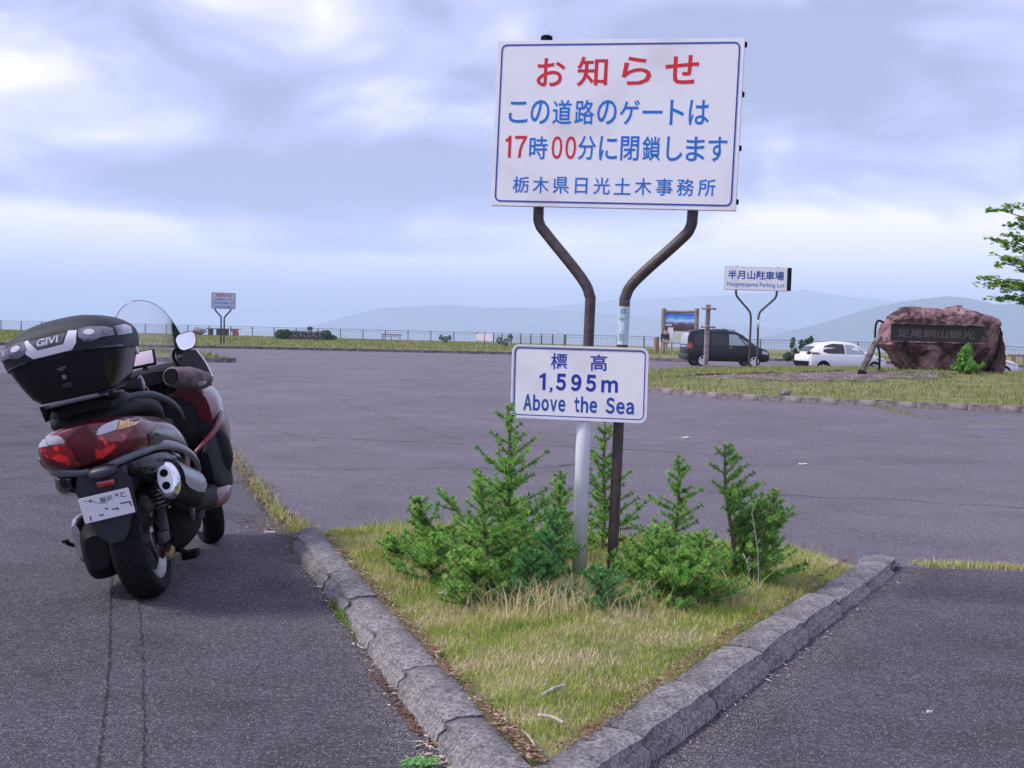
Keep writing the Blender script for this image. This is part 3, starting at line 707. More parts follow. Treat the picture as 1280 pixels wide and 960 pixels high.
# big right island: turf tufts
soil_poly0 = [(4.3, 35.0), (5.4, 32.8), (6.6, 31.2), (8.6, 30.6), (10.6, 31.0), (10.9, 31.8), (9.4, 32.8), (8.8, 34.2), (7.6, 35.8), (5.8, 36.4)]
soil_poly = []
for i_ in range(len(soil_poly0)):
    (a_, b_), (c_, d_) = soil_poly0[i_], soil_poly0[(i_+1) % len(soil_poly0)]
    for k_ in range(9): u_ = k_/9; soil_poly.append((a_+(c_-a_)*u_+random.uniform(-.06, .06)+.18*math.sin(i_*5+k_*.9), b_+(d_-b_)*u_+random.uniform(-.08, .08)+.2*math.cos(i_*3+k_*1.1)))
SP = fill_mesh('bare_soil', soil_poly, lambda x, y: bi_z(x, y)+.012, M_soil, step=.4, kind='structure')
nosoil = lambda X, Y: ~(inpoly(X, Y, soil_poly) & (vnoise(X, Y, 1.1, 77) > .28))
grass_patch('grass', BI, 60000, (.05, .13), (.012, .028), bi_z, M_blade_far, 12, dry=.55, keep=lambda X, Y: nosoil(X, Y) & (X < 20), clump=.9)
grass_patch('grass', LI, 3500, (.08, .2), (.02, .04), li_z, M_blade_far, 15, dry=.4)
grass_patch('grass', [(-60, 58), (-45, 55.2), (-25, 66.8), (-15.5, 73), (0, 76.3), (10.1, 74.4), (11.5, 79.3), (14, 83.4), (30, 84), (30, 92), (4, 107), (-3, 132), (-62, 149)], 46000, (.08, .22), (.03, .07), fv_z, M_blade_far, 18, dry=.5, clump=.25)
# gravel lumps and clods on the bare soil
bm = bmesh.new()
X, Y = scatter(soil_poly, 1900)
for x, y in zip(X, Y):
    s_ = random.uniform(.008, .03)*(2.2 if random.random() < .04 else 1); r_ = bmesh.ops.create_icosphere(bm, subdivisions=1, radius=s_)
    for v_ in r_['verts']: v_.co *= random.uniform(.75, 1.2); v_.co.z *= .7
    bmesh.ops.translate(bm, vec=(x, y, bi_z(x, y)+.01), verts=r_['verts'])
o = fin('gravel', bm, mat('gravel_stone', (.12, .095, .095), .9, noise=(3, (.30, .26, .26), 3, .4, .6))); o['kind'] = 'stuff'
def stone(label, p, s_, seed, flat=.6, mt=None, name='stone', cat='stone'):
    bm = bmesh.new(); bmesh.ops.create_icosphere(bm, subdivisions=3, radius=1); r_ = random.Random(seed)
    dirs = [(Vector((r_.gauss(0, 1), r_.gauss(0, 1), r_.gauss(0, 1))).normalized(), r_.uniform(.55, .85)) for _ in range(9)]
    for v_ in bm.verts:
        d = v_.co.normalized()
        for n_, c_ in dirs:
            q = d.dot(n_)
            if q > 0 and v_.co.dot(n_) > c_: v_.co -= n_*(v_.co.dot(n_)-c_)
        v_.co = Vector((v_.co.x*s_, v_.co.y*s_*.8, v_.co.z*s_*flat))
    o = fin(name, bm, mt or M_conc2, angle=30); o.location = p; return tag(o, label, cat)
q = gph(981, 494, bi_z); stone('pale rounded stone on the grass just behind the right kerb', (q.x, q.y, bi_z(q.x, q.y)+.06), .17, 5)
# cut earth lip at the back of the soil patch
bm = bmesh.new(); lip = smooth_path([(4.9, 36.3, 0), (6.2, 36.6, 0), (7.6, 36.0, 0), (8.4, 35.2, 0), (8.9, 34.5, 0)], 8)
lipP = [Vector((p.x, p.y, bi_z(p.x, p.y)+.01)) for p in lip]; tube(bm, lipP, [.02+.07*abs(math.sin(i*1.7)*math.sin(i*.37)) for i in range(len(lipP))], seg=7)
o = fin('earth_bank', bm, mat('dark_earth', (.05, .035, .03), .95, bump=(30, 1, .03)), angle=50); o['kind'] = 'structure'
# white scraps
def scrap(name, label, px, py, w_, d_, mt, h=.006, rot=.4, zf=None, cat='scrap'):
    q = gph(px, py, zf) if zf else gp(px, py, .0); z0 = (zf(q.x, q.y) if zf else .005)
    bm = bmesh.new(); r_ = random.Random(px); n_ = 7
    top = [(w_*math.cos(i*6.283/n_)*r_.uniform(.5, 1), d_*math.sin(i*6.283/n_)*r_.uniform(.5, 1)) for i in range(n_)]
    prism(bm, top, h, to3d=lambda u, v_, w__: Vector((u, v_, w__)))
    for v_ in bm.verts:
        if v_.co.z > .5*h: v_.co.z += r_.uniform(-.3, .9)*h
    o = fin(name, bm, mt); o.location = (q.x, q.y, z0); o.rotation_euler = (0, 0, rot); tag(o, label, cat)
M_scrap = mat('scrap_white', (.62, .60, .60), .7)
scrap('paper_scrap', 'pale flat scrap lying on the asphalt beside the left end of the near kerb', 338, 667, .055, .03, M_scrap)
scrap('paper_scrap', 'small white chip on the dark asphalt at lower right', 1162, 892, .016, .009, M_scrap, .005)
scrap('paper_scrap', 'white speck on the lot behind the saplings, right of the brown post', 1003, 581, .06, .05, M_scrap, .008)
scrap('paper_scrap', 'white speck on the far lot just right of the elevation sign', 857, 548, .07, .06, M_scrap, .008)
def stick(label, a, b, r_, mt, name='stick'):
    pa, pb = gph(*a, island_z), gph(*b, island_z); za, zb = island_z(pa.x, pa.y), island_z(pb.x, pb.y)
    A = Vector((pa.x, pa.y, za+.03)); B = Vector((pb.x, pb.y, zb+.026)); mid = (A+B)/2+Vector((.004, .003, .006))
    bm = bmesh.new(); tube(bm, smooth_path([A, mid, B], 4), [r_*(1-.25*abs(i-4)/4) for i in range(9)], seg=7)
    tag(fin(name, bm, mt, angle=50), label, 'stick')
M_pale = mat('pale_wood', (.34, .27, .24), .8, noise=(60, (.52, .45, .40), 3, .4, .6))
stick('pale broken stick in the grass, upper one near the island apex', (677, 880), (706, 866), .0065, M_pale)
stick('pale broken stick in the grass, lower one near the island apex', (672, 906), (704, 914), .0065, M_pale)
stick('thin dry straw lying at the apex beside the left kerb', (652, 925), (672, 953), .0035, M_pale)
stick('short pale twig in the grass left of the saplings', (548, 750), (564, 750), .005, M_pale)
#==PART3==
# ================================================================== LARCH SAPLINGS
def needles(P, D, n, ln, wd, spread=(50, 80)):
    """tufts at P (m,3) along shoots D (m,3): n flat needles each; returns V, F"""
    m_ = len(P); P = np.repeat(P, n, 0); D = np.repeat(D, n, 0)
    r_ = rng.normal(size=(len(P), 3)); r_ -= (r_*D).sum(1, keepdims=True)*D; r_ /= np.linalg.norm(r_, axis=1, keepdims=True)+1e-9
    th = np.radians(rng.uniform(*spread, len(P)))[:, None]; d = D*np.cos(th)+r_*np.sin(th); d[:, 2] += .12; d /= np.linalg.norm(d, axis=1, keepdims=True)
    s_ = np.cross(d, rng.normal(size=d.shape)); s_ /= np.linalg.norm(s_, axis=1, keepdims=True)+1e-9
    L_ = rng.uniform(*ln, len(P))[:, None]; W_ = rng.uniform(*wd, len(P))[:, None]
    V = np.stack([P, P+d*L_*.5+s_*W_*.5, P+d*L_, P+d*L_*.5-s_*W_*.5], 1).reshape(-1, 3)
    return V, np.arange(len(P))[:, None]*4+np.arange(4)[None, :], m_
def sapling(label, base, top, nb, Lmax, mt, seed, low=.08, side=None, bend=.5, dens=1.0, zf=None, needle=(.013, .024)):
    """base, top: points in space; side: preferred azimuth"""
    global rng
    rs = random.Random(seed); base = Vector(base); top = Vector(top); root = thing('larch_sapling', label, 'sapling', base, group='young larches round the sign posts')
    H = (top-base).length; ax = (top-base)
    stem = smooth_path([Vector((0, 0, -.03)), ax*.3+Vector((rs.uniform(-.02, .02), rs.uniform(-.02, .02), 0)), ax*.65+Vector((rs.uniform(-.02, .02), 0, 0)), ax], 6)
    bm = bmesh.new(); tube(bm, stem, [.010*(1-.75*i/len(stem)) + .0015 for i in range(len(stem))], seg=6)
    shoots = []
    def along(t_): i = min(len(stem)-1, max(0, int(t_*(len(stem)-1)))); return stem[i]
    for i in range(nb):
        t_ = low+(.96-low)*((i+rs.random()*.6)/nb); L_ = Lmax*(1-t_)**1.05*rs.uniform(.5, 1.3)+.03
        a = i*2.4+rs.uniform(-.4, .4) if side is None or rs.random() < .3 else side+rs.uniform(-.9, .9)
        up_ = rs.uniform(.05, .4)+.55*t_; d = Vector((math.cos(a), math.sin(a), up_)).normalized()
        P = [along(t_)]; n_ = max(3, int(L_/.045))
        for k in range(n_):
            d = (d+Vector((rs.uniform(-.09, .09), rs.uniform(-.09, .09), bend*.09))).normalized(); P.append(P[-1]+d*(L_/n_))
        shoots.append(P)
        for k in range(1, n_-1):
            if rs.random() < .75:
                for sgn in ((-1, 1) if rs.random() < .6 else (rs.choice((-1, 1)),)):
                    b = Vector((d.x, d.y, 0)); b = Matrix.Rotation(sgn*rs.uniform(.6, 1.1), 3, 'Z') @ b; b.z = rs.uniform(.05, .5); b.normalize()
                    l2 = L_*rs.uniform(.2, .42)*(1-k/n_*.5); Q = [P[k]]; n2 = max(2, int(l2/.04))
                    for j in range(n2): b = (b+Vector((0, 0, .07))).normalized(); Q.append(Q[-1]+b*(l2/n2))
                    shoots.append(Q)
    for P in shoots:
        if len(P) > 2: tube(bm, P, [.0035*(1-.7*i/len(P))+.0006 for i in range(len(P))], seg=4)
    fin('trunk', bm, M_bark, root, angle=60)
    TP, TD = [], []
    st = .0085/dens
    for P in shoots+[stem[int(len(stem)*.35):]]:
        for a, b in zip(P, P[1:]):
            l = (b-a).length; k = max(1, int(l/st)); d = (b-a).normalized()
            for j in range(k): TP.append(a+(b-a)*(j+rs.random())/k); TD.append(d)
        for j in range(3): TP.append(P[-1]); TD.append(d)
    TP = np.array([tuple(p) for p in TP]); TD = np.array([tuple(p) for p in TD])
    n_ = 16; V, F, m_ = needles(TP, TD, n_, needle, (.0020, .0034))
    tip = np.repeat(np.clip(rng.normal(.5, .26, m_)+.15*(TP[:, 2]/max(H, .01)-.4), 0, 1), n_*4)
    npmesh('crown', V, [F], mt, root, attr=np.clip(tip+np.tile([-.1, 0, .12, 0], m_*n_), 0, 1))
    return root
def sap(label, bp, tp, nb, Lmax, mt, seed, dz=0., **k):
    q = gph(*bp, zi); b = Vector((q.x, q.y, zi(q.x, q.y))); t_ = at(tp[0], tp[1], b.y+dz); return sapling(label, b, t_, nb, Lmax, mt, seed, **k)
sap('tallest larch sapling, its leader rising beside the left edge of the elevation sign', (640, 722), (634, 508), 46, .44, M_needle, 1, low=.05, dens=1.0)
sap('low spreading larch sapling at the left end of the clump', (560, 700), (524, 622), 26, .30, M_needle, 2, side=R(175), low=.1)
sap('broad low larch sapling in front, left of the white post', (618, 745), (600, 600), 34, .34, M_needle, 3, low=.04)
sap('bluish green larch sapling growing in front of the white post', (684, 750), (692, 640), 32, .21, M_needle_b, 4, low=.04)
sap('larch sapling with thin leader just behind and left of the white post', (690, 700), (700, 590), 28, .24, M_needle, 5)
sap('larch sapling standing right behind the brown right hand post', (752, 690), (756, 528), 34, .36, M_needle, 6, low=.12)
sap('slim larch sapling with a bare leader, right of the brown post', (845, 705), (848, 570), 30, .26, M_needle, 7, low=.12)
sap('low bushy larch sapling at the foot of the brown post', (824, 740), (830, 658), 34, .30, M_needle, 8, low=.05)
sap('second tallest larch sapling at the right of the clump', (920, 722), (906, 556), 46, .40, M_needle, 9, low=.08, side=R(10))
sap('larch sapling leaning right at the right end of the clump', (935, 728), (968, 612), 26, .28, M_needle, 10, low=.1, side=R(0))
sap('small dense larch sapling low between the second tallest one and the brown post', (868, 742), (872, 668), 28, .28, M_needle, 11, low=.05)
sap('squat larch sapling in front of the tallest one', (655, 752), (668, 690), 26, .24, M_needle_b, 12, low=.05)
sap('small larch seedling at the far left edge of the clump', (505, 702), (488, 672), 16, .16, M_needle, 13, low=.1)
sap('low mat of larch shoots between the far left saplings and the broad one', (540, 728), (548, 668), 26, .28, M_needle, 14, low=.03)
sap('smallest bluish larch seedling in front between the two posts', (748, 757), (750, 712), 20, .19, M_needle_b, 15, low=.03)
sap('low wide larch sapling in front at the centre right of the clump', (850, 752), (856, 690), 34, .36, M_needle, 16, low=.03)
sap('low leafy larch sapling at the front left, left of the squat one', (590, 756), (588, 690), 28, .28, M_needle, 17, low=.03)
# dry stalks
def stalk(label, bp, tp, r_=.003, drop=.0):
    q = gph(*bp, zi); b = Vector((q.x, q.y, zi(q.x, q.y))); t_ = at(*tp, b.y); bm = bmesh.new()
    mid = (b+t_)/2+Vector((.012, 0, .0)); P = smooth_path([b, mid, t_], 5); tube(bm, P, [r_*(1-.6*i/len(P)) for i in range(len(P))], seg=5)
    for k in range(5):
        p = P[-1-k]; tube(bm, [p, p+Vector((random.uniform(-.02, .02), random.uniform(-.02, .02), .02))], .0022, seg=4)
    tag(fin('dry_stalk', bm, M_pale), label, 'grass stalk')
stalk('tall dry stalk at the right, in front of the second tallest sapling', (948, 742), (940, 640))
stalk('dry stalk leaning in front of the squat sapling, left of the white post', (654, 740), (634, 690))
stalk('short dry stalk beside the tall one at the right of the clump', (935, 742), (932, 698), .0025)
# ================================================================== SIGNS
def bent_post(name, mt, root, path, r_, k=8):
    bm = bmesh.new(); tube(bm, smooth_path(path, k), r_, seg=16); return fin(name, bm, mt, root, smooth=True)
def placed(base, yaw, lean): return Matrix.Translation(base) @ Matrix.Rotation(yaw, 4, 'Z') @ Matrix.Rotation(lean, 4, 'Y')
def ring_mesh(name, o_, i_, y, mt, parent, th=.0015):
    bm = bmesh.new(); A = [bm.verts.new((u, y, v_)) for u, v_ in o_]; B = [bm.verts.new((u, y, v_)) for u, v_ in i_]; n = len(A)
    for i in range(n): bm.faces.new((A[i], A[(i+1) % n], B[(i+1) % n], B[i]))
    ex = bmesh.ops.extrude_face_region(bm, geom=bm.faces[:])
    for e_ in ex['geom']:
        if isinstance(e_, bmesh.types.BMVert): e_.co.y -= th
    return fin(name, bm, mt, parent)
def sign_panel(root, x0, z0, x1, z1, y, th, mt=None, r_=.004, edge=None):
    bm = bmesh.new(); prism(bm, rrect(x0, z0, x1, z1, r_), th, to3d=lambda u, v_, w_: Vector((u, y+w_, v_)), bev=.0015); return fin('sign_panel', bm, mt or M_signwhite, root)
LW = {'A': (.64, 1), 'b': (.54, 1), 'o': (.56, .76), 'v': (.52, .74), 'e': (.53, .76), 't': (.36, .93), 'h': (.51, 1), 'S': (.58, 1), 'a': (.50, .76), 'm': (.84, .76), '5': (.54, 1), '9': (.54, 1), '7': (.52, 1), '0': (.54, 1)}
def latin(word, x0, x1, z0, z1, y, mt, root, bold, gap=.10):
    tot = sum(LW[c][0] for c in word)+gap*(len(word)-1); k = (x1-x0)/tot; x = x0
    for c in word:
        w_, h_ = LW[c]; text('lettering', chr(ord(c)+0xFEE0), (x, z0, x+w_*k, z0+(z1-z0)*h_), y, mt, root, bold=bold); x += (w_+gap)*k
def digit_one(x0, z0, z1, wd, y, mt, root):
    h = z1-z0; bm = bmesh.new(); x1 = x0+wd*2.1
    prism(bm, [(x1, z0), (x1, z1), (x1-wd*.75, z1), (x1-wd*1.25, z1-h*.10), (x0, z1-h*.17), (x0, z1-h*.17-wd*.75), (x1-wd, z1-h*.26), (x1-wd, z0)][::-1], .0007, to3d=lambda u, v_, w_: Vector((u, y-w_, v_)))
    fin('lettering', bm, mt, root)
b0 = Vector((.5117, 6.2218, .15))
sg = thing('notice_sign', 'tall white notice board with red and blue Japanese text on two bent brown posts', 'sign', mtx=placed(b0, R(-15), R(1.3)))
bent_post('post', M_brownpole, sg, [(0, 0, -.1), (-.003, 0, .6), (-.004, 0, 1.24), (.0, 0, 1.34), (.05, 0, 1.425), (.245, 0, 1.615), (.292, 0, 1.675), (.302, 0, 1.76), (.302, 0, 2.1), (.302, 0, 2.53)], .0265)
bent_post('post', M_brownpole, sg, [(-.172, 0.0, -.1), (-.172, 0, .6), (-.174, 0, 1.24), (-.18, 0, 1.34), (-.232, 0, 1.43), (-.402, 0, 1.62), (-.448, 0, 1.68), (-.456, 0, 1.76), (-.456, 0, 2.1), (-.456, 0, 2.575)], .0265)
bm = bmesh.new(); lathe(bm, [(2.572, .029), (2.59, .029), (2.596, .02)], (-.456, 0, 0), 'Z', 18); fin('post_cap', bm, M_dark, sg, angle=40)
sign_panel(sg, -.684, 1.757, .510, 2.558, -.068, .034)
for zc in (1.80, 2.05, 2.30, 2.53):
    bm = bmesh.new(); box(bm, (.514, -.05, zc), (.012, .02, .024), bev=.002); fin('side_clip', bm, M_blackpl, sg)
for zc in (1.88, 2.42):
    bm = bmesh.new(); box(bm, (-.08, -.029, zc), (1.15, .012, .05)); fin('back_rail', bm, M_signback, sg)
ring_mesh('border', rrect(-.664, 1.777, .491, 2.540, .028), rrect(-.657, 1.784, .484, 2.533, .022), -.0685, M_border, sg)
yf = -.0688
text('lettering', 'お', (-.480, 2.336, -.340, 2.472), yf, M_red, sg, bold=.013)
text('lettering', '知', (-.280, 2.336, -.132, 2.478), yf, M_red, sg, bold=.013)
text('lettering', 'ら', (-.062, 2.342, .080, 2.476), yf, M_red, sg, bold=.013)
text('lettering', 'せ', (.145, 2.346, .303, 2.480), yf, M_red, sg, bold=.013)
def line(chars, x0, x1, z0, z1, mt, bold, root=sg, y=yf, frac=.86):
    n = len(chars); p = (x1-x0)/(n-1+frac)
    for i, ch in enumerate(chars):
        if ch == '　': continue
        a, b = x0+i*p, x0+i*p+p*frac; c0, c1 = z0, z1
        if ch == 'ー': c0, c1 = (z0+z1)/2-.006, (z0+z1)/2+.008
        if ch in 'ト': a, b = a+.02, b-.008
        if ch in 'し': a, b = a+.012, b
        if ch == '日': a, b, c0, c1 = a+.010, b-.010, z0+.001, z1-.003
        if ch in 'こ': c0, c1 = z0+.006, z1-.008
        text('lettering', ch, (a, c0, b, c1), y, mt, root, bold=bold)
line('この道路のゲートは', -.612, .362, 2.155, 2.272, M_blue, .008)
digit_one(-.622, 1.992, 2.098, .014, yf, M_red, sg)
latin('7', -.574, -.515, 1.992, 2.098, yf, M_red, sg, .012)
text('lettering', '時', (-.500, 1.986, -.410, 2.096), yf, M_blue, sg, bold=.008)
latin('0', -.388, -.336, 1.988, 2.098, yf, M_red, sg, .012)
latin('0', -.320, -.268, 1.988, 2.098, yf, M_red, sg, .012)
line('分に閉鎖します', -.258, .455, 1.985, 2.100, M_blue, .008, frac=.84)
line('栃木県日光土木事務所', -.575, .410, 1.822, 1.902, M_blue, .005, frac=.80)
bm = bmesh.new()
for i in range(11):
    a0, a1 = R(-170+16*i), R(-170+16*(i+1)); r_ = .0275
    c = (-.005, 0)
    q = [bm.verts.new((c[0]+r_*math.cos(a), c[1]+r_*math.sin(a), z)) for a, z in ((a0, 1.105), (a1, 1.105), (a1, 1.29), (a0, 1.29))]; bm.faces.new(q)
st_ = fin('sticker', bm, M_sticker, sg, smooth=True)
M_stk = mat('sticker_print', (.05, .22, .36), .5)
for k_, (s_, z0, z1, x0, x1) in enumerate((('注意', 1.255, 1.283, -.022, .012), ('あげない', 1.222, 1.240, -.022, .013), ('STOP', 1.185, 1.205, -.022, .012))):
    if k_ == 2: continue
    text('print', s_, (x0, z0, x1, z1), -.0295, M_stk, sg, depth=.0004)
for z_ in (1.130, 1.142, 1.154):
    bm = bmesh.new(); box(bm, (-.006, -.0290, z_), (.030, .001, .003)); fin('print', bm, M_stk, sg)
# elevation sign
e0 = Vector((.350, 6.20, .15))
es = thing('elevation_sign', 'small white rounded sign reading 1,595 m Above the Sea on a white post', 'sign', mtx=placed(e0, R(-13), R(.2)))
bm = bmesh.new(); tube(bm, [(0, 0, -.1), (0, 0, .6), (0, 0, 1.05)], .0355, seg=20); fin('post', bm, M_whitepole, es, smooth=True)
E_ = (-.352, .738, .308, 1.090)
bm = bmesh.new(); prism(bm, rrect(*E_, .032, 6), .004, to3d=lambda u, v_, w_: Vector((u, -.046+w_, v_)), bev=.001); fin('sign_panel', bm, M_signwhite, es)
ring_mesh('rim', rrect(E_[0]-.003, E_[1]-.003, E_[2]+.003, E_[3]+.003, .035, 6), rrect(E_[0]+.006, E_[1]+.006, E_[2]-.006, E_[3]-.006, .028, 6), -.0455, M_whitepole, es, .006)
ring_mesh('border', rrect(E_[0]+.011, E_[1]+.011, E_[2]-.011, E_[3]-.011, .024, 6), rrect(E_[0]+.0155, E_[1]+.0155, E_[2]-.0155, E_[3]-.0155, .020, 6), -.0463, M_navy, es)
ye = -.0465
text('lettering', '標', (-.162, .978, -.082, 1.056), ye, M_navy, es, bold=.010)
text('lettering', '高', (.032, .978, .112, 1.056), ye, M_navy, es, bold=.010)
zz0 = .876
digit_one(-.216, zz0, zz0+.082, .0145, ye, M_navy, es)
text('lettering', '，', (-.166, zz0-.012, -.150, zz0+.014), ye, M_navy, es, bold=.03)
for c_, x0_, x1_ in (('5', -.134, -.085), ('9', -.060, -.009), ('5', .012, .062)): latin(c_, x0_, x1_, zz0, zz0+.082, ye, M_navy, es, .040)
latin('m', .088, .168, zz0, zz0+.078, ye, M_navy, es, .034)
latin('Above', -.292, -.085, .774, .852, ye, M_border, es, .030)
latin('the', -.040, .070, .774, .852, ye, M_border, es, .030)
latin('Sea', .112, .248, .774, .852, ye, M_border, es, .030)
for z_ in (.80, 1.03):
    bm = bmesh.new(); box(bm, (0, -.036, z_), (.11, .010, .03), bev=.002); fin('bracket', bm, M_signback, es)
# distant parking sign
q = gph(942, 459, bi_z)
ps = thing('parking_sign', 'white parking lot sign with blue text on two bent dark posts behind the right verge', 'sign', mtx=placed(Vector((q.x, q.y, bi_z(q.x, q.y))), R(-5), R(.6)))
k = q.y/44.8
def sc(l): return [(x*k, 0, z*k) for x, z in l]
bent_post('post', M_brownpole, ps, sc([(-.165, -.1), (-.165, 1.0), (-.165, 1.65), (-.19, 1.85), (-.27, 2.0), (-.60, 2.36), (-.69, 2.48), (-.72, 2.62), (-.72, 3.0), (-.72, 3.52)]), .045)
bent_post('post', M_brownpole, ps, sc([(.11, -.1), (.10, 1.0), (.09, 1.65), (.11, 1.83), (.18, 1.98), (.57, 2.36), (.66, 2.48), (.69, 2.62), (.69, 3.0), (.69, 3.52)]), .045)
bm = bmesh.new(); box(bm, (-.06*k, -.10, 3.085*k), (2.16*k, .04, .82*k), bev=.01); fin('frame', bm, M_signback, ps)
sign_panel(ps, -1.115*k, 2.70*k, 1.0*k, 3.47*k, -.128, .01)
bm = bmesh.new(); box(bm, (1.09*k, -.06, 3.10*k), (.13*k, .16, .80*k)); fin('side_box', bm, M_dark, ps)
text('lettering', '半月山駐車場', (-1.03*k, 3.05*k, .90*k, 3.36*k), -.1285, M_border, ps, bold=.022, depth=.004)
text('lettering', 'Hangetsuyama Parking Lot', (-1.05*k, 2.76*k, .92*k, 2.96*k), -.1285, M_blue, ps, bold=.004, depth=.004)
bm = bmesh.new(); tube(bm, [(.095*k, 0, 1.38*k), (.095*k, 0, 1.66*k)], .05, seg=12); fin('sticker', bm, M_sticker, ps, smooth=True)
# far notice sign on the left
q = gph(281, 431, fv_z)
ls = thing('notice_sign', 'small far notice board on two bent posts standing on the verge beyond the scooter mirror', 'sign', mtx=placed(Vector((q.x, q.y, fv_z(q.x, q.y))), R(2), R(.6)))
k = q.y/77.7
bent_post('post', M_brownpole, ls, [(x*k, 0, z*k) for x, z in [(-.25, -.1), (-.255, 1.0), (-.262, 1.55), (-.30, 1.72), (-.60, 2.05), (-.66, 2.2), (-.66, 2.6), (-.66, 3.1)]], .048)
bent_post('post', M_brownpole, ls, [(x*k, 0, z*k) for x, z in [(-.06, -.1), (-.065, 1.0), (-.07, 1.55), (-.02, 1.72), (.26, 2.05), (.32, 2.2), (.32, 2.6), (.32, 3.1)]], .048)
M_lsp = mat('far_sign_blue_grey', (.42, .45, .56), .5)
sign_panel(ls, -.86*k, 2.17*k, .60*k, 3.15*k, -.11, .04, mt=M_lsp)
ring_mesh('border', rrect(-.83*k, 2.20*k, .57*k, 3.12*k, .03), rrect(-.81*k, 2.22*k, .55*k, 3.10*k, .02), -.111, M_border, ls, .004)
text('lettering', 'お知らせ', (-.58*k, 2.90*k, .34*k, 3.07*k), -.112, M_red, ls, bold=.02, depth=.004)
text('lettering', 'この道路のゲートは', (-.74*k, 2.68*k, .42*k, 2.81*k), -.112, M_blue, ls, bold=.01, depth=.004)
text('lettering', '17時00分に閉鎖します', (-.78*k, 2.46*k, .52*k, 2.59*k), -.112, M_blue, ls, bold=.01, depth=.004)
text('lettering', '栃木県日光土木事務所', (-.70*k, 2.26*k, .44*k, 2.36*k), -.112, M_blue, ls, depth=.004)
# ================================================================== ENGRAVED ROCK
def rock_z(): return bi_z(11, 33.2)
out_ = [(9.58, 1.24), (9.66, 1.50), (9.74, 1.80), (9.98, 2.04), (10.20, 2.22), (10.6, 2.20), (11.2, 2.15), (11.75, 2.22), (12.1, 2.12), (12.55, 1.98), (12.80, 1.74), (12.92, 1.10), (12.86, .60), (12.80, .25), (12.3, .25), (11.4, .35), (10.35, .40), (10.15, .72), (9.95, 1.00), (9.72, 1.12)]
bm = bmesh.new(); cx, cz = 11.3, 1.2
rows = [(-.62, .80), (-.60, .88), (-.5, .95), (-.3, 1.0), (0, 1.02), (.4, .98), (.75, .85), (.95, .6)]
def dens_(o_, n=96):
    P = [Vector((a, b, 0)) for a, b in o_]+[Vector((*o_[0], 0))]; L_ = [0]
    for a, b in zip(P, P[1:]): L_.append(L_[-1]+(b-a).length)
    r_ = []
    for i in range(n):
        s_ = L_[-1]*i/n; k = max(j for j in range(len(L_)) if L_[j] <= s_); u = (s_-L_[k])/(L_[k+1]-L_[k]); r_.append(P[k].lerp(P[k+1], u))
    return r_
OD = dens_(out_)
rings = []
for y, s_ in rows:
    rings.append([bm.verts.new((cx+(p.x-cx)*s_, 33.7+y, cz+(p.y-cz)*s_)) for p in OD])
for A, B in zip(rings, rings[1:]):
    for i in range(len(OD)): bm.faces.new((A[i], A[(i+1) % len(OD)], B[(i+1) % len(OD)], B[i]))
for rg, s0, yy in ((rings[0], .80, -.64), (rings[-1], .6, 1.0)):
    prev = rg
    for s_ in (.75, .5, .25):
        cur = [bm.verts.new((cx+(p.x-cx)*s0*s_, 33.7+yy, cz+(p.y-cz)*s0*s_)) for p in OD]
        for i in range(len(OD)): bm.faces.new((prev[i], prev[(i+1) % len(OD)], cur[(i+1) % len(OD)], cur[i]))
        prev = cur
    bm.faces.new(prev)
bmesh.ops.recalc_face_normals(bm, faces=bm.faces); bmesh.ops.subdivide_edges(bm, edges=bm.edges[:], cuts=1, use_grid_fill=True)
from mathutils import noise as mn
r_ = random.Random(12); fac = []
for _ in range(60):
    fac.append((Vector((r_.uniform(9.5, 13), r_.uniform(32.9, 34.6), r_.uniform(.2, 2.3))), r_.uniform(-.05, .05), Vector((r_.uniform(-.22, .22), 0, r_.uniform(-.22, .22)))))
for v_ in bm.verts:
    c = v_.co.copy(); inpl = 9.72 < c.x < 12.08 and 1.26 < c.z < 1.82 and c.y < 33.25
    p0, o0, g0 = min(fac, key=lambda f_: (f_[0]-c).length_squared)
    f = o0+g0.dot(c-p0)+.045*mn.fractal(c*2.2, 1., 2.1, 3)+.03*mn.fractal(c*7, 1., 2, 3)
    if c.y < 33.7:
        q = (c.x-12.05)+(1.25-c.z)*.8
        if q > 0: c.y += min(.95, q*.9)
        q2 = (1.05-c.z)
        if q2 > 0: c.y += q2*.35
    n_ = Vector((c.x-cx, (c.y-33.7)*2.0, c.z-cz)).normalized()
    v_.co = c if inpl else c+n_*f
rk = thing('engraved_rock', 'large reddish brown boulder with a dark engraved plaque on the right verge', 'monument', (11.3, 33.7, 0.2))
for v_ in bm.verts: v_.co -= Vector((11.3, 33.7, .2))
ro = fin('boulder', bm, M_rock, rk, angle=32)
yp = 33.7-.64-33.7-.05
bm = bmesh.new(); box(bm, (-.40, yp+.02, 1.345), (2.34, .03, .44), bev=.006); fin('plaque', bm, M_plaque, rk)
for z_, x_, w_, h_ in ((1.575, -.40, 2.44, .03), (1.115, -.40, 2.44, .03)):
    bm = bmesh.new(); box(bm, (x_, yp-.02, z_), (w_, .06, h_), bev=.008); fin('plaque_edge', bm, M_rock, rk)
text('carved_lettering', '足尾銅山観光', (-1.40, 1.23, .58, 1.45), yp+.0045, M_carve, rk, bold=.004, depth=.006)
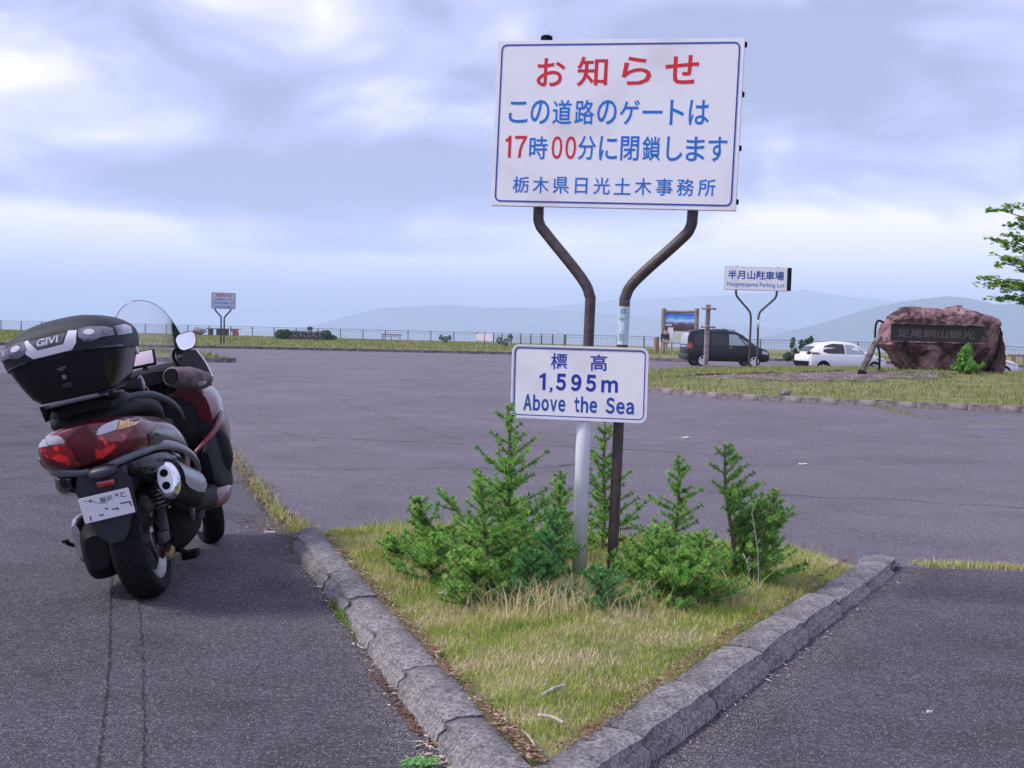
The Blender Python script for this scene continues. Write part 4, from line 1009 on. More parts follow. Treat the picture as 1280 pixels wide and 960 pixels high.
# log prop, iron rod
bm = bmesh.new(); P = smooth_path([(8.72, 32.2, .40), (8.80, 32.25, .52), (9.0, 32.4, .9), (9.18, 32.6, 1.2), (9.38, 32.8, 1.42)], 4)
tube(bm, P, [.13, .10, .085, .085, .09, .085, .085, .08, .09, .09, .085, .08, .08, .08, .08, .075, .07], seg=12)
for v_ in bm.verts: v_.co += Vector((random.uniform(-.008, .008),)*3)
lg = tag(fin('leaning_log', bm, mat('dark_log', (.075, .055, .05), .85, noise=(6, (.20, .16, .145), 8, .4, .62), bump=(50, .5, .01)), angle=60), 'weathered grey log leaning against the left side of the boulder', 'log')
bm = bmesh.new(); lathe(bm, [(-.08, .11), (.07, .115), (.09, .10)], (0, 0, 0), 'Z', 14); cap_ = fin('foot_band', bm, M_dark, lg, angle=40)
cap_.location = (8.79, 32.2, .47); cap_.rotation_euler = (0, R(25), 0)
bm = bmesh.new(); tube(bm, smooth_path([(9.42, 32.9, .35), (9.42, 32.9, 1.0), (9.30, 32.9, 1.35), (9.30, 32.9, 1.72), (9.38, 32.95, 1.84), (9.55, 33.1, 1.80)], 6), .028, seg=8)
tag(fin('iron_rod', bm, M_dark, smooth=True), 'bent thin black iron rod standing between the leaning log and the boulder', 'rod')
# shrub before the rock
def bushy(label, base, top, n_b, L_, mt, seed, name='conifer_shrub', cat='shrub'):
    r_ = sapling(label, base, top, n_b, L_, mt, seed, low=.03, dens=.35, needle=(.04, .075)); r_.name = name; r_['category'] = cat; del r_['group']; return r_
q = gph(1197, 474, bi_z); o_needles = needles
def needles(P, D, n, ln, wd, spread=(50, 80)): return o_needles(P, D, n, ln, (.012, .02) if ln[1] > .04 else wd, spread)
bushy('small bright green conifer growing in front of the boulder', (q.x, 32.1, bi_z(q.x, 32.1)), (q.x+.02, 32.1, bi_z(q.x, 32.1)+.70), 40, .42, M_needle, 44)
# wooden post with crosspieces
q = gph(882, 457, bi_z)
wp = thing('wooden_post', 'weathered wooden post with two short crosspieces in front of the dark van', 'post', (q.x, q.y, bi_z(q.x, q.y)-.05), (0, R(.8), R(8)))
bm = bmesh.new(); box(bm, (0, 0, 1.25), (.17, .17, 2.55), bev=.02); fin('post', bm, M_wood, wp)
kz = q.y/49.
for z_ in (2.22*kz, 1.52*kz):
    bm = bmesh.new(); tube(bm, [(-.30, -.11, z_), (.30, -.11, z_+.01)], .035, seg=8); fin('crosspiece', bm, M_wood, wp, smooth=True)
    for x_ in (-.27, .27):
        bm = bmesh.new(); box(bm, (x_, -.11, z_), (.06, .1, .09), bev=.01); fin('peg', bm, M_wood, wp)
# information board
ib = thing('information_board', 'roofless log framed information board with a blue landscape picture and map', 'information board', (10.0, 85, .08), (0, 0, R(-6)))
for x_, z_ in ((-.06, 3.08), (2.12, 3.12)):
    bm = bmesh.new(); tube(bm, [(x_, 0, 0), (x_, 0, 1.5), (x_, 0, z_)], .15, seg=14); fin('post', bm, M_wood, ib, angle=50)
bm = bmesh.new(); tube(bm, [(-.05, 0, 2.86), (2.1, 0, 2.89)], .1, seg=12); fin('crossbar', bm, M_wood, ib, angle=50)
bm = bmesh.new(); box(bm, (1.02, 0, 1.80), (2.05, .06, 1.95)); fin('board', bm, mat('board_base', (.5, .5, .5), .6), ib)
MS = bpy.data.materials.new('landscape_print'); MS.use_nodes = True; t, nd2, L2 = chain(MS); b_ = t.nodes['Principled BSDF']
co = nd2('ShaderNodeTexCoord'); sp = nd2('ShaderNodeSeparateXYZ'); L2(co.outputs['Object'], sp.inputs[0])
nn_ = nd2('ShaderNodeTexNoise', inp={2: 1.6, 3: 6.}); L2(co.outputs['Object'], nn_.inputs[0])
ad = nd2('ShaderNodeMath', operation='MULTIPLY_ADD', inp={1: .55}); L2(nn_.outputs[0], ad.inputs[0]); L2(sp.outputs[2], ad.inputs[2])
mr = nd2('ShaderNodeMapRange', inp={1: 1.85, 2: 3.05}); L2(ad.outputs[0], mr.inputs[0])
rp = nd2('ShaderNodeValToRGB'); L2(mr.outputs[0], rp.inputs[0]); e = rp.color_ramp.elements
e[0].position = 0; e[0].color = (.03, .02, .03, 1); e[1].position = 1; e[1].color = (.01, .10, .60, 1)
for p_, c_ in ((.30, (.10, .045, .05, 1)), (.42, (.12, .13, .25, 1)), (.52, (.30, .45, .80, 1)), (.60, (.55, .70, .88, 1)), (.72, (.12, .38, .80, 1))): e.new(p_).color = c_
L2(rp.outputs[0], b_.inputs['Base Color'])
bm = bmesh.new(); box(bm, (1.02, -.035, 2.18), (1.98, .012, 1.15)); fin('landscape_picture', bm, MS, ib)
bm = bmesh.new(); box(bm, (1.10, -.036, 1.18), (1.80, .012, .72)); fin('map_panel', bm, mat('map_print', (.60, .66, .66), .5, noise=(2.2, (.45, .62, .32), 4, .5, .62)), ib)
bm = bmesh.new(); box(bm, (.42, -.05, 1.45), (.36, .012, .75)); fin('white_notice', bm, M_white, ib)
bm = bmesh.new(); box(bm, (.26, -.065, 1.98), (.46, .012, .09)); fin('white_notice', bm, M_white, ib)
bm = bmesh.new(); box(bm, (1.02, -.02, .80), (2.05, .09, .07)); fin('lower_rail', bm, M_wood, ib)
bm = bmesh.new(); tube(bm, [(0, 0, 0), (0, 0, .6), (0, 0, 1.18)], .17, seg=14)
sp_ = tag(fin('wooden_bollard', bm, M_wood_warm, angle=50), 'short thick brown log bollard left of the information board', 'bollard'); sp_.location = (9.45, 84.5, .08)
# ---------------------------------------------------------------- person at the board (back view)
def skinned(name, verts, edges, rad, mt, parent, sub=2, flat=None):
    me = bpy.data.meshes.new(name); me.from_pydata(verts, edges, []); me.update(); o = link(name, me, mt, parent)
    sk = o.modifiers.new('skin', 'SKIN'); sk.use_smooth_shade = True; ss = o.modifiers.new('sub', 'SUBSURF'); ss.levels = sub; ss.render_levels = sub
    for i, r_ in enumerate(rad): me.skin_vertices[0].data[i].radius = r_ if isinstance(r_, tuple) else (r_, r_)
    me.skin_vertices[0].data[0].use_root = True
    return o
def bake(o):
    dg = bpy.context.evaluated_depsgraph_get(); me = bpy.data.meshes.new_from_object(o.evaluated_get(dg)); o.modifiers.clear(); old = o.data; o.data = me; bpy.data.meshes.remove(old)
    me.polygons.foreach_set('use_smooth', [True]*len(me.polygons)); return o
pr = thing('person', 'person in black jacket and tan trousers seen from behind, reading the information board', 'person', (9.98, 84.1, .09), (0, 0, R(4)))
M_skin = mat('skin', (.45, .27, .20), .6)
bv = [(0, 0, .93), (0, .01, 1.12), (0, .01, 1.36), (0, 0, 1.47), (0, -.01, 1.57), (0, .0, 1.66), (-.09, 0, .88), (-.11, .01, .48), (-.12, .02, .09), (-.12, -.10+.2, .05), (.09, 0, .88), (.11, -.02, .48), (.12, 0, .09), (.12, .10, .05), (-.19, .01, 1.40), (-.25, .04, 1.12), (-.22, -.0+.12, .90), (.19, .01, 1.40), (.25, .04, 1.12), (.22, .12, .90), (-.21, .15, .82), (.21, .15, .82)]
be = [(0, 1), (1, 2), (2, 3), (3, 4), (4, 5), (0, 6), (6, 7), (7, 8), (8, 9), (0, 10), (10, 11), (11, 12), (12, 13), (2, 14), (14, 15), (15, 16), (16, 20), (2, 17), (17, 18), (18, 19), (19, 21)]
br = [(.14, .11), (.13, .10), (.15, .11), .055, .085, .075, .085, .058, .04, .035, .085, .058, .04, .035, .06, .045, .035, .06, .045, .035, .03, .03]
bake(skinned('body', bv, be, br, M_skin, pr))
jv = [(0, 0, .98), (0, .01, 1.14), (0, .01, 1.37), (-.19, .01, 1.40), (-.25, .04, 1.12), (-.22, .11, .93), (.19, .01, 1.40), (.25, .04, 1.12), (.22, .11, .93)]
bake(skinned('jacket', jv, [(0, 1), (1, 2), (2, 3), (3, 4), (4, 5), (2, 6), (6, 7), (7, 8)], [(.19, .14), (.17, .13), (.18, .14), .078, .062, .052, .078, .062, .052], mat('black_cloth', (.02, .02, .03), .8), pr))
tv = [(0, 0, .95), (-.09, 0, .86), (-.11, .01, .48), (-.12, .02, .12), (.09, 0, .86), (.11, -.02, .48), (.12, 0, .12)]
bake(skinned('trousers', tv, [(0, 1), (1, 2), (2, 3), (0, 4), (4, 5), (5, 6)], [(.16, .125), .098, .075, .06, .098, .075, .06], mat('tan_cloth', (.38, .24, .16), .85), pr))
bake(skinned('hair', [(0, -.015, 1.62), (0, -.01, 1.70)], [(0, 1)], [.092, .085], mat('black_hair', (.015, .012, .012), .6), pr))
for x_ in (-.12, .12): bm = bmesh.new(); box(bm, (x_, .05, .045), (.10, .27, .09), bev=.03); fin('shoe', bm, M_blackpl, pr)
#==PART4==
# ================================================================== FENCES
def fence(label, A, B, sp, seed, zf=fv_z, backing=None, h=1.1):
    A, B = Vector((*A, 0)), Vector((*B, 0)); d = B-A; n = max(1, round(d.length/sp)); t_ = d.normalized(); ang = math.atan2(t_.y, t_.x)
    root = thing('fence', label, 'fence', (A.x, A.y, 0))
    def P(u): q = A+d*u; return Vector((q.x-A.x, q.y-A.y, fv_z(q.x, q.y)))
    pm = bpy.data.meshes.new('fence_post'); bm = bmesh.new(); box(bm, (0, 0, h/2), (.09, .09, h+.04)); bm.to_mesh(pm); bm.free(); pm.materials.append(M_fence)
    for i in range(n+1):
        o = bpy.data.objects.new('fence_post', pm); COL.objects.link(o); o.parent = root; o.location = P(i/n); o.rotation_euler = (0, 0, ang)
    bm = bmesh.new(); bb = bmesh.new()
    for i in range(n):
        a, b = P(i/n), P((i+1)/n); L_ = (b-a).length
        for z_, s_ in ((h-.02, .05), (h-.20, .028), (.10, .035)):
            tube(bm, [a+Vector((0, 0, z_)), b+Vector((0, 0, z_))], s_*.6, seg=4)
        k = int(L_/.22)
        for j in range(1, k):
            c = a.lerp(b, j/k); tube(bb, [c+Vector((0, 0, .10)), c+Vector((0, 0, h-.20))], .011, seg=3, cap=False)
    fin('rail', bm, M_fence, root); o = fin('baluster', bb, M_fence, root); o['kind'] = 'stuff'
    return root
fence('long grey railing along the far edge of the lot, behind the scooter', (-92, 147), (-3.7, 131), 2.45, 1)
fence('short oblique stretch of grey railing left of the elevation sign', (-3.7, 130.8), (4.2, 105), 3.0, 2)
fence('grey railing behind the parked cars and the boulder', (4.3, 104.8), (42, 76), 2.5, 3)
for k_, (u0, u1) in enumerate(((.01, .12), (.13, .235))):
    a = Vector((-3.7, 130.8, 0)).lerp(Vector((4.2, 105, 0)), u0*1.0); b = Vector((-3.7, 130.8, 0)).lerp(Vector((4.2, 105, 0)), u1)
    bm = bmesh.new(); c = (a+b)/2; dd = b-a; box(bm, (0, 0, .62), (dd.length, .02, .62))
    o = fin('pale_banner', bm, mat('banner_pinkish', (.55, .48, .55), .7)); o.location = (c.x-.12, c.y, fv_z(c.x, c.y)); o.rotation_euler = (0, 0, math.atan2(dd.y, dd.x))
    tag(o, 'pale pinkish banner on the oblique railing, ' + ('the farther of two' if k_ == 0 else 'the nearer of two'), 'banner')
# ---- small things on the far verge
q = gph(489, 426, fv_z)
bn = thing('bench', 'low dark bench standing alone on the verge before the long railing', 'bench', (q.x, q.y, fv_z(q.x, q.y)), (0, 0, R(3)))
for y_ in (-.16, 0, .16):
    bm = bmesh.new(); box(bm, (0, y_, .42), (2.1, .13, .06)); fin('seat_plank', bm, M_wood, bn)
bm = bmesh.new(); box(bm, (0, .28, .62), (2.1, .04, .14)); fin('backrest', bm, M_wood, bn)
for x_ in (-.9, 0, .9):
    bm = bmesh.new(); box(bm, (x_, 0, .2), (.09, .44, .40)); fin('leg', bm, M_fence, bn)
q = gph(277, 420, fv_z)
tb_ = thing('picnic_table', 'dark long table with bench seats behind the far left notice board', 'table', (q.x, q.y, fv_z(q.x, q.y)), (0, 0, R(2)))
M_dwood = mat('dark_wood', (.06, .045, .05), .8)
for y_ in (-.3, 0, .3):
    bm = bmesh.new(); box(bm, (.2, y_, .78), (3.7, .26, .08)); fin('table_plank', bm, M_dwood, tb_)
for x_ in (-1.2, 0.1, 1.5):
    bm = bmesh.new(); box(bm, (x_, 0, .36), (.5 if x_ != .1 else 1.3, .5, .76)); fin('leg', bm, M_dwood, tb_)
stone('grey boulder left of the dark far table, behind the scooter mirror', (q.x-2.3, q.y-.5, fv_z(q.x, q.y)+.45), .8, 8, .75, mat('grey_rock', (.16, .15, .16), .9, noise=(3, (.3, .29, .3), 5, .4, .6)), 'boulder', 'boulder')
bm = bmesh.new(); box(bm, (0, 0, .25), (.5, .4, .5), bev=.05); box(bm, (-.25, 0, .62), (.75, .35, .22), bev=.05)
o = tag(fin('litter_bin', bm, mat('red_paint', (.35, .05, .06), .5)), 'small dull red bin at the right end of the dark far table', 'bin'); o.location = (q.x+1.75, q.y-.6, fv_z(q.x, q.y))
# stone walled planter with shrubs
q = gph(381, 425, fv_z); W0 = Vector((q.x, q.y, fv_z(q.x, q.y)))
pl = thing('stone_planter', 'low dark stone walled bed overgrown at both ends on the far verge', 'planter', W0)
bm = bmesh.new()
M_dst = mat('dark_wall_stone', (.05, .042, .055), .9, noise=(2.5, (.13, .115, .14), 5, .4, .6))
stm = []
for s_ in range(3):
    b2 = bmesh.new(); bmesh.ops.create_icosphere(b2, subdivisions=2, radius=.5); r_ = random.Random(s_)
    for v_ in b2.verts:
        v_.co.x = max(-.42, min(.42, v_.co.x)); v_.co.z = max(-.36, min(.36, v_.co.z)); v_.co.y = max(-.4, min(.4, v_.co.y)); v_.co *= r_.uniform(.93, 1.05)
    me = bpy.data.meshes.new('stone'); b2.to_mesh(me); b2.free(); me.materials.append(M_dst); stm.append(me)
bm.free()
for rw in range(2):
    x_ = -2.0+rw*.25
    while x_ < 2.1-rw*.2:
        wv = random.uniform(.38, .62); o = bpy.data.objects.new('stone', random.choice(stm)); COL.objects.link(o); o.parent = pl
        o.location = (x_+wv/2, random.uniform(-.05, .05), .24+rw*.40); o.scale = (wv*1.15, .7, random.uniform(.55, .62)); o.rotation_euler = (0, random.uniform(-.06, .06), random.choice((0, 3.14))); x_ += wv
o = bpy.data.objects.new('stone', stm[0]); COL.objects.link(o); o.parent = pl; o.location = (.45, 0, 1.08); o.scale = (.62, .6, .5)
def leafy(nm, label, base, blobs, n, ls, mt, seed, stems=None, cat='shrub', stem_r=.02, root=None):
    """leaves spread through overlapping clumps carried by stems"""
    r_ = np.random.default_rng(seed); rt_ = root or thing(nm, label, cat, base); P = []
    for (cx, cy, cz, rx, ry, rz) in blobs:
        k = int(n*rx*ry*rz/sum(b_[3]*b_[4]*b_[5] for b_ in blobs)); v_ = r_.normal(size=(k, 3)); v_ /= np.linalg.norm(v_, axis=1, keepdims=True)
        v_ *= r_.uniform(.35, 1., (k, 1))**.5; P.append(v_*[rx, ry, rz]+[cx, cy, cz])
    P = np.concatenate(P); k = len(P); a = r_.normal(size=(k, 3)); a /= np.linalg.norm(a, axis=1, keepdims=True); b_ = np.cross(a, r_.normal(size=(k, 3))); b_ /= np.linalg.norm(b_, axis=1, keepdims=True)
    L_ = r_.uniform(ls*.6, ls*1.2, (k, 1)); V = np.stack([P-a*L_, P+b_*L_*.45, P+a*L_, P-b_*L_*.45], 1).reshape(-1, 3)
    npmesh('foliage', V, [np.arange(k)[:, None]*4+np.arange(4)], mt, rt_, attr=np.repeat(np.clip(r_.normal(.5, .22, k), 0, 1), 4))
    bm = bmesh.new()
    for (cx, cy, cz, rx, ry, rz) in blobs:
        tube(bm, smooth_path([(cx*.15, cy*.15, 0), (cx*.5, cy*.5, cz*.5), (cx, cy, cz)], 3), [stem_r*(1-.1*i) for i in range(7)], seg=5)
    fin('stem', bm, M_bark, rt_); return rt_
leafy('shrub', 'dark green shrub over the left end of the stone walled bed', W0+Vector((-2.2, -.2, 0)), [(0, 0, .45, .55, .5, .5), (.5, 0, .6, .5, .4, .38)], 1600, .09, M_shrub, 3)
leafy('shrub', 'dark green shrub over the right end of the stone walled bed', W0+Vector((2.0, -.2, 0)), [(0, 0, .5, .55, .5, .5), (.55, 0, .25, .5, .4, .28)], 1500, .09, M_shrub, 4)
q = gph(556, 430, fv_z); leafy('shrub', 'small thin grey shrub alone before the long railing right of the bench', q, [(-.35, 0, .55, .2, .2, .3), (.05, 0, .42, .25, .2, .3), (.4, 0, .55, .2, .2, .28)], 420, .08, M_shrub, 5)
q = gph(632, 434, fv_z); leafy('shrub', 'sparse twiggy shrub beside the left edge of the elevation sign', q, [(-.5, 0, .5, .25, .2, .3), (.0, 0, .4, .25, .2, .3), (.35, 0, .75, .22, .2, .3)], 420, .08, M_shrub, 6)
# shrub behind the white car: upright candles of leaves
q = gph(1003, 455); r_ = random.Random(9); bl = []
for k_ in range(22):
    bl.append((r_.uniform(-1.0, .9), r_.uniform(-.4, .4), r_.uniform(.35, 1.9), .10, .10, .22))
leafy('shrub', 'tall spiky shrub with upright leaf clusters behind the white hatchback', (q.x, q.y, -.15), [(x*(1.3-z*.3), y, z*(1-.25*abs(x)), a*1.3, b*1.3, c) for x, y, z, a, b, c in bl]+[(-.9, 0, .4, .3, .3, .25), (-.3, 0, .5, .35, .3, .3)], 2300, .10, M_shrub, 9, stem_r=.035)
q = gp(1262, 458); leafy('shrub', 'dark bushy shrub at the right edge behind the boulder', (q.x+1, 66, -.1), [(-.8, 0, 1.0, .7, .6, .7), (.4, 0, 1.2, .9, .7, .8), (1.6, 0, 1.0, .8, .7, .9)], 3200, .10, M_shrub, 10)
# timber frame at right edge
q = at(1272, 458, 60)
fr_ = thing('timber_frame', 'reddish brown timber frame with crossbeam at the right edge behind the boulder', 'frame', (q.x-.2, 60, -.1))
for x_ in (0, .55, 2.6):
    bm = bmesh.new(); box(bm, (x_, 0, .48), (.15, .15, .98), bev=.02); fin('post', bm, M_wood_warm, fr_)
bm = bmesh.new(); box(bm, (1.2, -.02, .92), (3.0, .12, .10), bev=.02); fin('crossbeam', bm, M_wood_warm, fr_)
# ================================================================== MAPLE AT THE RIGHT
mp_ = thing('maple_tree', 'broadleaf tree whose layered leafy branches reach in at the right edge', 'tree', (13.7, 26, .2))
bm = bmesh.new(); tube(bm, smooth_path([(0, 0, -.3), (.05, 0, 1.0), (-.05, .05, 2.2), (.1, 0, 3.6), (.05, 0, 4.8)], 5), [.13*(1-.038*i) for i in range(21)], seg=10)
rr = random.Random(4); LP, LN, clus = [], [], []
tgt = [(1231, 345), (1232, 353), (1240, 371), (1262, 372), (1243, 318), (1252, 328), (1245, 298), (1262, 305), (1258, 292), (1244, 261), (1262, 256), (1268, 280), (1275, 325), (1270, 360), (1280, 270), (1278, 312), (1290, 350), (1300, 300), (1300, 262), (1255, 350)]
limbs = []
for px_, py_ in tgt:
    y_ = 26+rr.uniform(-.5, .5); p = at(px_, py_, y_)-Vector((13.7, 26, .2)); limbs.append(Vector(p))
for k_ in range(46):
    a = rr.uniform(-1.9, 1.9); z_ = rr.uniform(2.1, 5.8); rad = (2.7-abs(z_-3.3)*.7)*rr.uniform(.6, 1.)
    limbs.append(Vector((rad*math.cos(a), rad*math.sin(a), z_)))
for p in limbs:
    s0 = Vector((0, 0, max(1.4, p.z-.75-.1*p.length))); mid = s0.lerp(p, .55)+Vector((0, 0, .10))
    tube(bm, smooth_path([s0, mid, p], 4), [.032*(1-.1*i) for i in range(9)], seg=5)
    ax_ = (p-s0).normalized()
    for j in range(26):
        u = rr.uniform(.45, 1.06) if j < 20 else rr.uniform(.9, 1.05); c = s0.lerp(p, min(u, 1))+Vector((0, 0, .1*(1-u)));
        c += Vector((rr.uniform(-.12, .25), rr.gauss(0, .16), rr.gauss(0, .028)-.02))
        for l in range(10): LP.append(c+Vector((rr.uniform(-.08, .09), rr.gauss(0, .06), rr.gauss(0, .022))))
fin('trunk', bm, M_bark, mp_, angle=50)
LPn = np.array([tuple(p) for p in LP]); k = len(LPn); a = rng.uniform(0, 6.28, k); dx = np.stack([np.cos(a), np.sin(a), rng.normal(-.15, .25, k)], 1); dy = np.stack([-np.sin(a), np.cos(a), rng.normal(0, .35, k)], 1)
L_ = rng.uniform(.038, .066, (k, 1)); V = np.stack([LPn-dx*L_, LPn-dx*L_*.2+dy*L_*.8, LPn+dx*L_*.25+dy*L_*.35, LPn+dx*L_*1.1, LPn+dx*L_*.25-dy*L_*.35, LPn-dx*L_*.2-dy*L_*.8], 1).reshape(-1, 3)
npmesh('crown', V, [np.arange(k)[:, None]*6+np.arange(6)], M_leaf, mp_, attr=np.repeat(np.clip(rng.normal(.5, .25, k), 0, 1), 6))
# ================================================================== CARS
def car(name, label, prof, loc, ang, paint, kind):
    """prof: stations x, z_bottom, z_belt, z_roof, w_belt, w_roof. x forward; body length along +x"""
    rt_ = thing(name, label, 'car' if kind != 'van' else 'van', loc, (0, 0, ang))
    bm = bmesh.new(); rings = []
    for x, zb, zbelt, zr, wb, wr in prof:
        pts = [(0, zb), (wb*.90, zb), (wb*.985, zb+.10), (wb*1.0, zb+(zbelt-zb)*.45), (wb*.985, zbelt-.04), (wb*.965, zbelt)]
        if zr-zbelt > .02: pts += [(wb+(wr-wb)*.5, zbelt+(zr-zbelt)*.55), (wr, zr-.07), (wr*.86, zr-.012), (0, zr+.012)]
        else: pts += [(wb*.90, zbelt+.02), (wb*.8, zbelt+.03), (wb*.6, zbelt+.04), (0, zbelt+.05)]
        full = pts+[(-u, v_) for u, v_ in pts[-2:0:-1]]
        rings.append([bm.verts.new((x, u, v_)) for u, v_ in full])
    n = len(rings[0])
    for A, B in zip(rings, rings[1:]):
        for i in range(n): bm.faces.new((A[i], A[(i+1) % n], B[(i+1) % n], B[i]))
    bm.faces.new(rings[0][::-1]); bm.faces.new(rings[-1])
    bmesh.ops.recalc_face_normals(bm, faces=bm.faces)
    bmesh.ops.bevel(bm, geom=[e_ for e_ in bm.edges if e_.is_manifold and e_.calc_face_angle() > .7], offset=.05, segments=3, affect='EDGES')
    body = fin('body', bm, paint, rt_, angle=38); return rt_, body, bvh_of(body)
def side(sgn): return lambda u, v_: Vector((u, sgn*2.0, v_))
M_cglass = mat('car_glass', (.012, .014, .018), .15, coat=.3)
M_cglass_l = mat('car_glass_clear', (.26, .33, .36), .06, coat=1.)
M_carwhite = mat('car_white_paint', (.72, .72, .74), .25, coat=1.)
M_vanpaint = mat('van_black_paint', (.004, .007, .008), .4, coat=.25, spec=.3)
def wheel(rt_, x, sgn, w_half, r_, spokes=5):
    g_ = bpy.data.objects.new('wheel', None); COL.objects.link(g_); g_.parent = rt_; g_.location = (x, sgn*(w_half-.10), r_)
    bm = bmesh.new(); lathe(bm, [(-.10, r_*.74), (-.10, r_*.93), (-.07, r_), (.07, r_), (.10, r_*.93), (.10, r_*.76), (.05, r_*.74), (-.05, r_*.74)], (0, 0, 0), 'Y', 28, close=True); fin('tyre', bm, M_tyre, g_, angle=40)
    bm = bmesh.new(); yo = sgn*.075
    lathe(bm, [(yo-sgn*.05, r_*.72), (yo, r_*.76), (yo+sgn*.022, r_*.76), (yo+sgn*.022, r_*.66), (yo-sgn*.02, r_*.64), (yo-sgn*.05, r_*.6)], (0, 0, 0), 'Y', 28, close=True)
    lathe(bm, [(yo-sgn*.03, r_*.68), (yo-sgn*.025, r_*.68)], (0, 0, 0), 'Y', 28)
    for i in range(spokes):
        a = 6.283*i/spokes; box(bm, (r_*.36*math.cos(a), yo+sgn*.010, r_*.36*math.sin(a)), (r_*.66, .03, r_*.17), rot=Matrix.Rotation(-a, 4, 'Y'))
    lathe(bm, [(yo-.02, r_*.12), (yo+.02, r_*.12)], (0, 0, 0), 'Y', 12); fin('rim', bm, M_silver, g_, angle=40)
def arch(rt_, bvh, x, sgn, r_):
    p = [(x+r_*1.16*math.cos(a), r_+r_*1.16*math.sin(a)) for a in (math.pi*i/14-.25 for i in range(17) if math.pi*i/14-.25 < math.pi+.25)]
    panel('wheel_arch_shade', p, side(sgn), (0, -sgn, 0), bvh, M_dark, rt_, off=.004, thick=.004, step=.12)  # body is uncut: black panel paints the shade of the wheel well
def van(loc, ang):
    P = [(-2.17, .42, .95, .96, .70, .6), (-2.13, .36, 1.0, 1.50, .80, .70), (-2.02, .30, 1.02, 1.80, .84, .72), (-1.6, .28, 1.03, 1.86, .85, .72), (-.5, .27, 1.03, 1.865, .85, .72), (.35, .27, 1.03, 1.83, .85, .71),
         (.75, .27, 1.03, 1.66, .85, .69), (1.15, .27, 1.03, 1.36, .85, .70), (1.50, .27, 1.02, 1.10, .84, .72), (1.62, .27, .99, .99, .83, .7), (1.95, .28, .90, .90, .80, .7), (2.14, .32, .78, .78, .72, .6), (2.21, .40, .66, .66, .62, .5)]
    rt_, body, bv_ = car('parked_van', 'dark van with tinted windows parked behind the wooden post', P, loc, ang, M_vanpaint, 'van')
    for sg_ in (-1, 1):
        wv = [[(-1.85, 1.10), (-1.02, 1.10), (-1.02, 1.66), (-1.62, 1.66), (-1.80, 1.55)], [(-.95, 1.10), (-.10, 1.10), (-.10, 1.66), (-.95, 1.66)]]
        for w_ in wv: panel('window', w_, side(sg_), (0, -sg_, 0), bv_, M_cglass, rt_, step=.2)
        panel('window', [(-.02, 1.10), (.86, 1.10), (.45, 1.60), (.30, 1.66), (-.02, 1.66)], side(sg_), (0, -sg_, 0), bv_, M_cglass_l, rt_, step=.2)
        panel('window', [(.94, 1.10), (1.22, 1.10), (.86, 1.33), (.62, 1.48)], side(sg_), (0, -sg_, 0), bv_, M_cglass_l, rt_, step=.2)
        for x0_ in (-.98, -.06, .92):
            panel('door_seam', [(x0_, .42), (x0_+.015, .42), (x0_+.015, 1.09), (x0_, 1.09)], side(sg_), (0, -sg_, 0), bv_, M_dark, rt_, off=.001, thick=.002, step=.3)
        panel('door_handle', [(-.02, .96), (.14, .96), (.14, 1.0), (-.02, 1.0)], side(sg_), (0, -sg_, 0), bv_, M_alu, rt_, off=.008, thick=.02)
        panel('sill', [(-1.0, .30), (1.0, .30), (1.0, .40), (-1.0, .40)], side(sg_), (0, -sg_, 0), bv_, M_blackpl, rt_, off=.004, thick=.01, step=.3)
        panel('tail_light', [(-.80*1, .92), (-.62, .92), (-.62, 1.20), (-.72, 1.24), (-.80, 1.12)] if False else [(sg_*u, v_) for u, v_ in ((.62, .90), (.80, .90), (.80, 1.18), (.66, 1.22))], lambda u, v_: Vector((-3, u, v_)), (1, 0, 0), bv_, M_redlens, rt_, step=.05)
        panel('tail_light', [(-2.12, .90), (-1.92, .90), (-1.96, 1.18), (-2.10, 1.20)], side(sg_), (0, -sg_, 0), bv_, M_redlens, rt_, step=.08)
        panel('headlight', [(1.72, .70), (2.08, .66), (2.04, .80), (1.74, .88)], side(sg_), (0, -sg_, 0), bv_, M_clear, rt_, step=.08)
        for x_ in (-1.38, 1.34): arch(rt_, bv_, x_, sg_, .31); wheel(rt_, x_, sg_, .86, .31)
        bm = bmesh.new(); box(bm, (1.02, sg_*.96, 1.14), (.14, .20, .17), bev=.04); fin('wing_mirror', bm, M_vanpaint, rt_)
        bm = bmesh.new(); tube(bm, [(-1.5, sg_*.60, 1.88), (-.4, sg_*.60, 1.90), (.35, sg_*.58, 1.87)], .02, seg=6); fin('roof_rail', bm, M_blackpl, rt_)
    panel('rear_window', [(-.66, 1.12), (.66, 1.12), (.60, 1.72), (-.60, 1.72)], lambda u, v_: Vector((-3, u, v_)), (1, 0, 0), bv_, mat('rear_glass_sheen', (.32, .30, .34), .15, coat=1.), rt_, step=.12)  # rear window: pale base colour paints in the reflection on the glass
    panel('tailgate_trim', [(-.45, .98), (.45, .98), (.45, 1.06), (-.45, 1.06)], lambda u, v_: Vector((-3, u, v_)), (1, 0, 0), bv_, M_chrome, rt_, step=.2)
    bm = bmesh.new(); box(bm, (-2.16, 0, .52), (.14, 1.62, .24), bev=.05); fin('rear_bumper', bm, M_greypl, rt_, angle=40)
    panel('windscreen', [(-.62, 1.12), (.62, 1.12), (.58, 1.72), (-.58, 1.72)], lambda u, v_: Vector((3, u, v_)), (-1, 0, 0), bv_, M_cglass_l, rt_, step=.1)
    bm = bmesh.new(); tube(bm, [(.1, .25, 1.86), (-.02, .25, 1.98)], .02, seg=6); fin('aerial', bm, M_blackpl, rt_)
    return rt_
vb = gp(907, 455, -.2)
VD = 66.
vc = at(905, 455, VD); van((vc.x, vc.y, gz(vc.x, vc.y)), R(8))
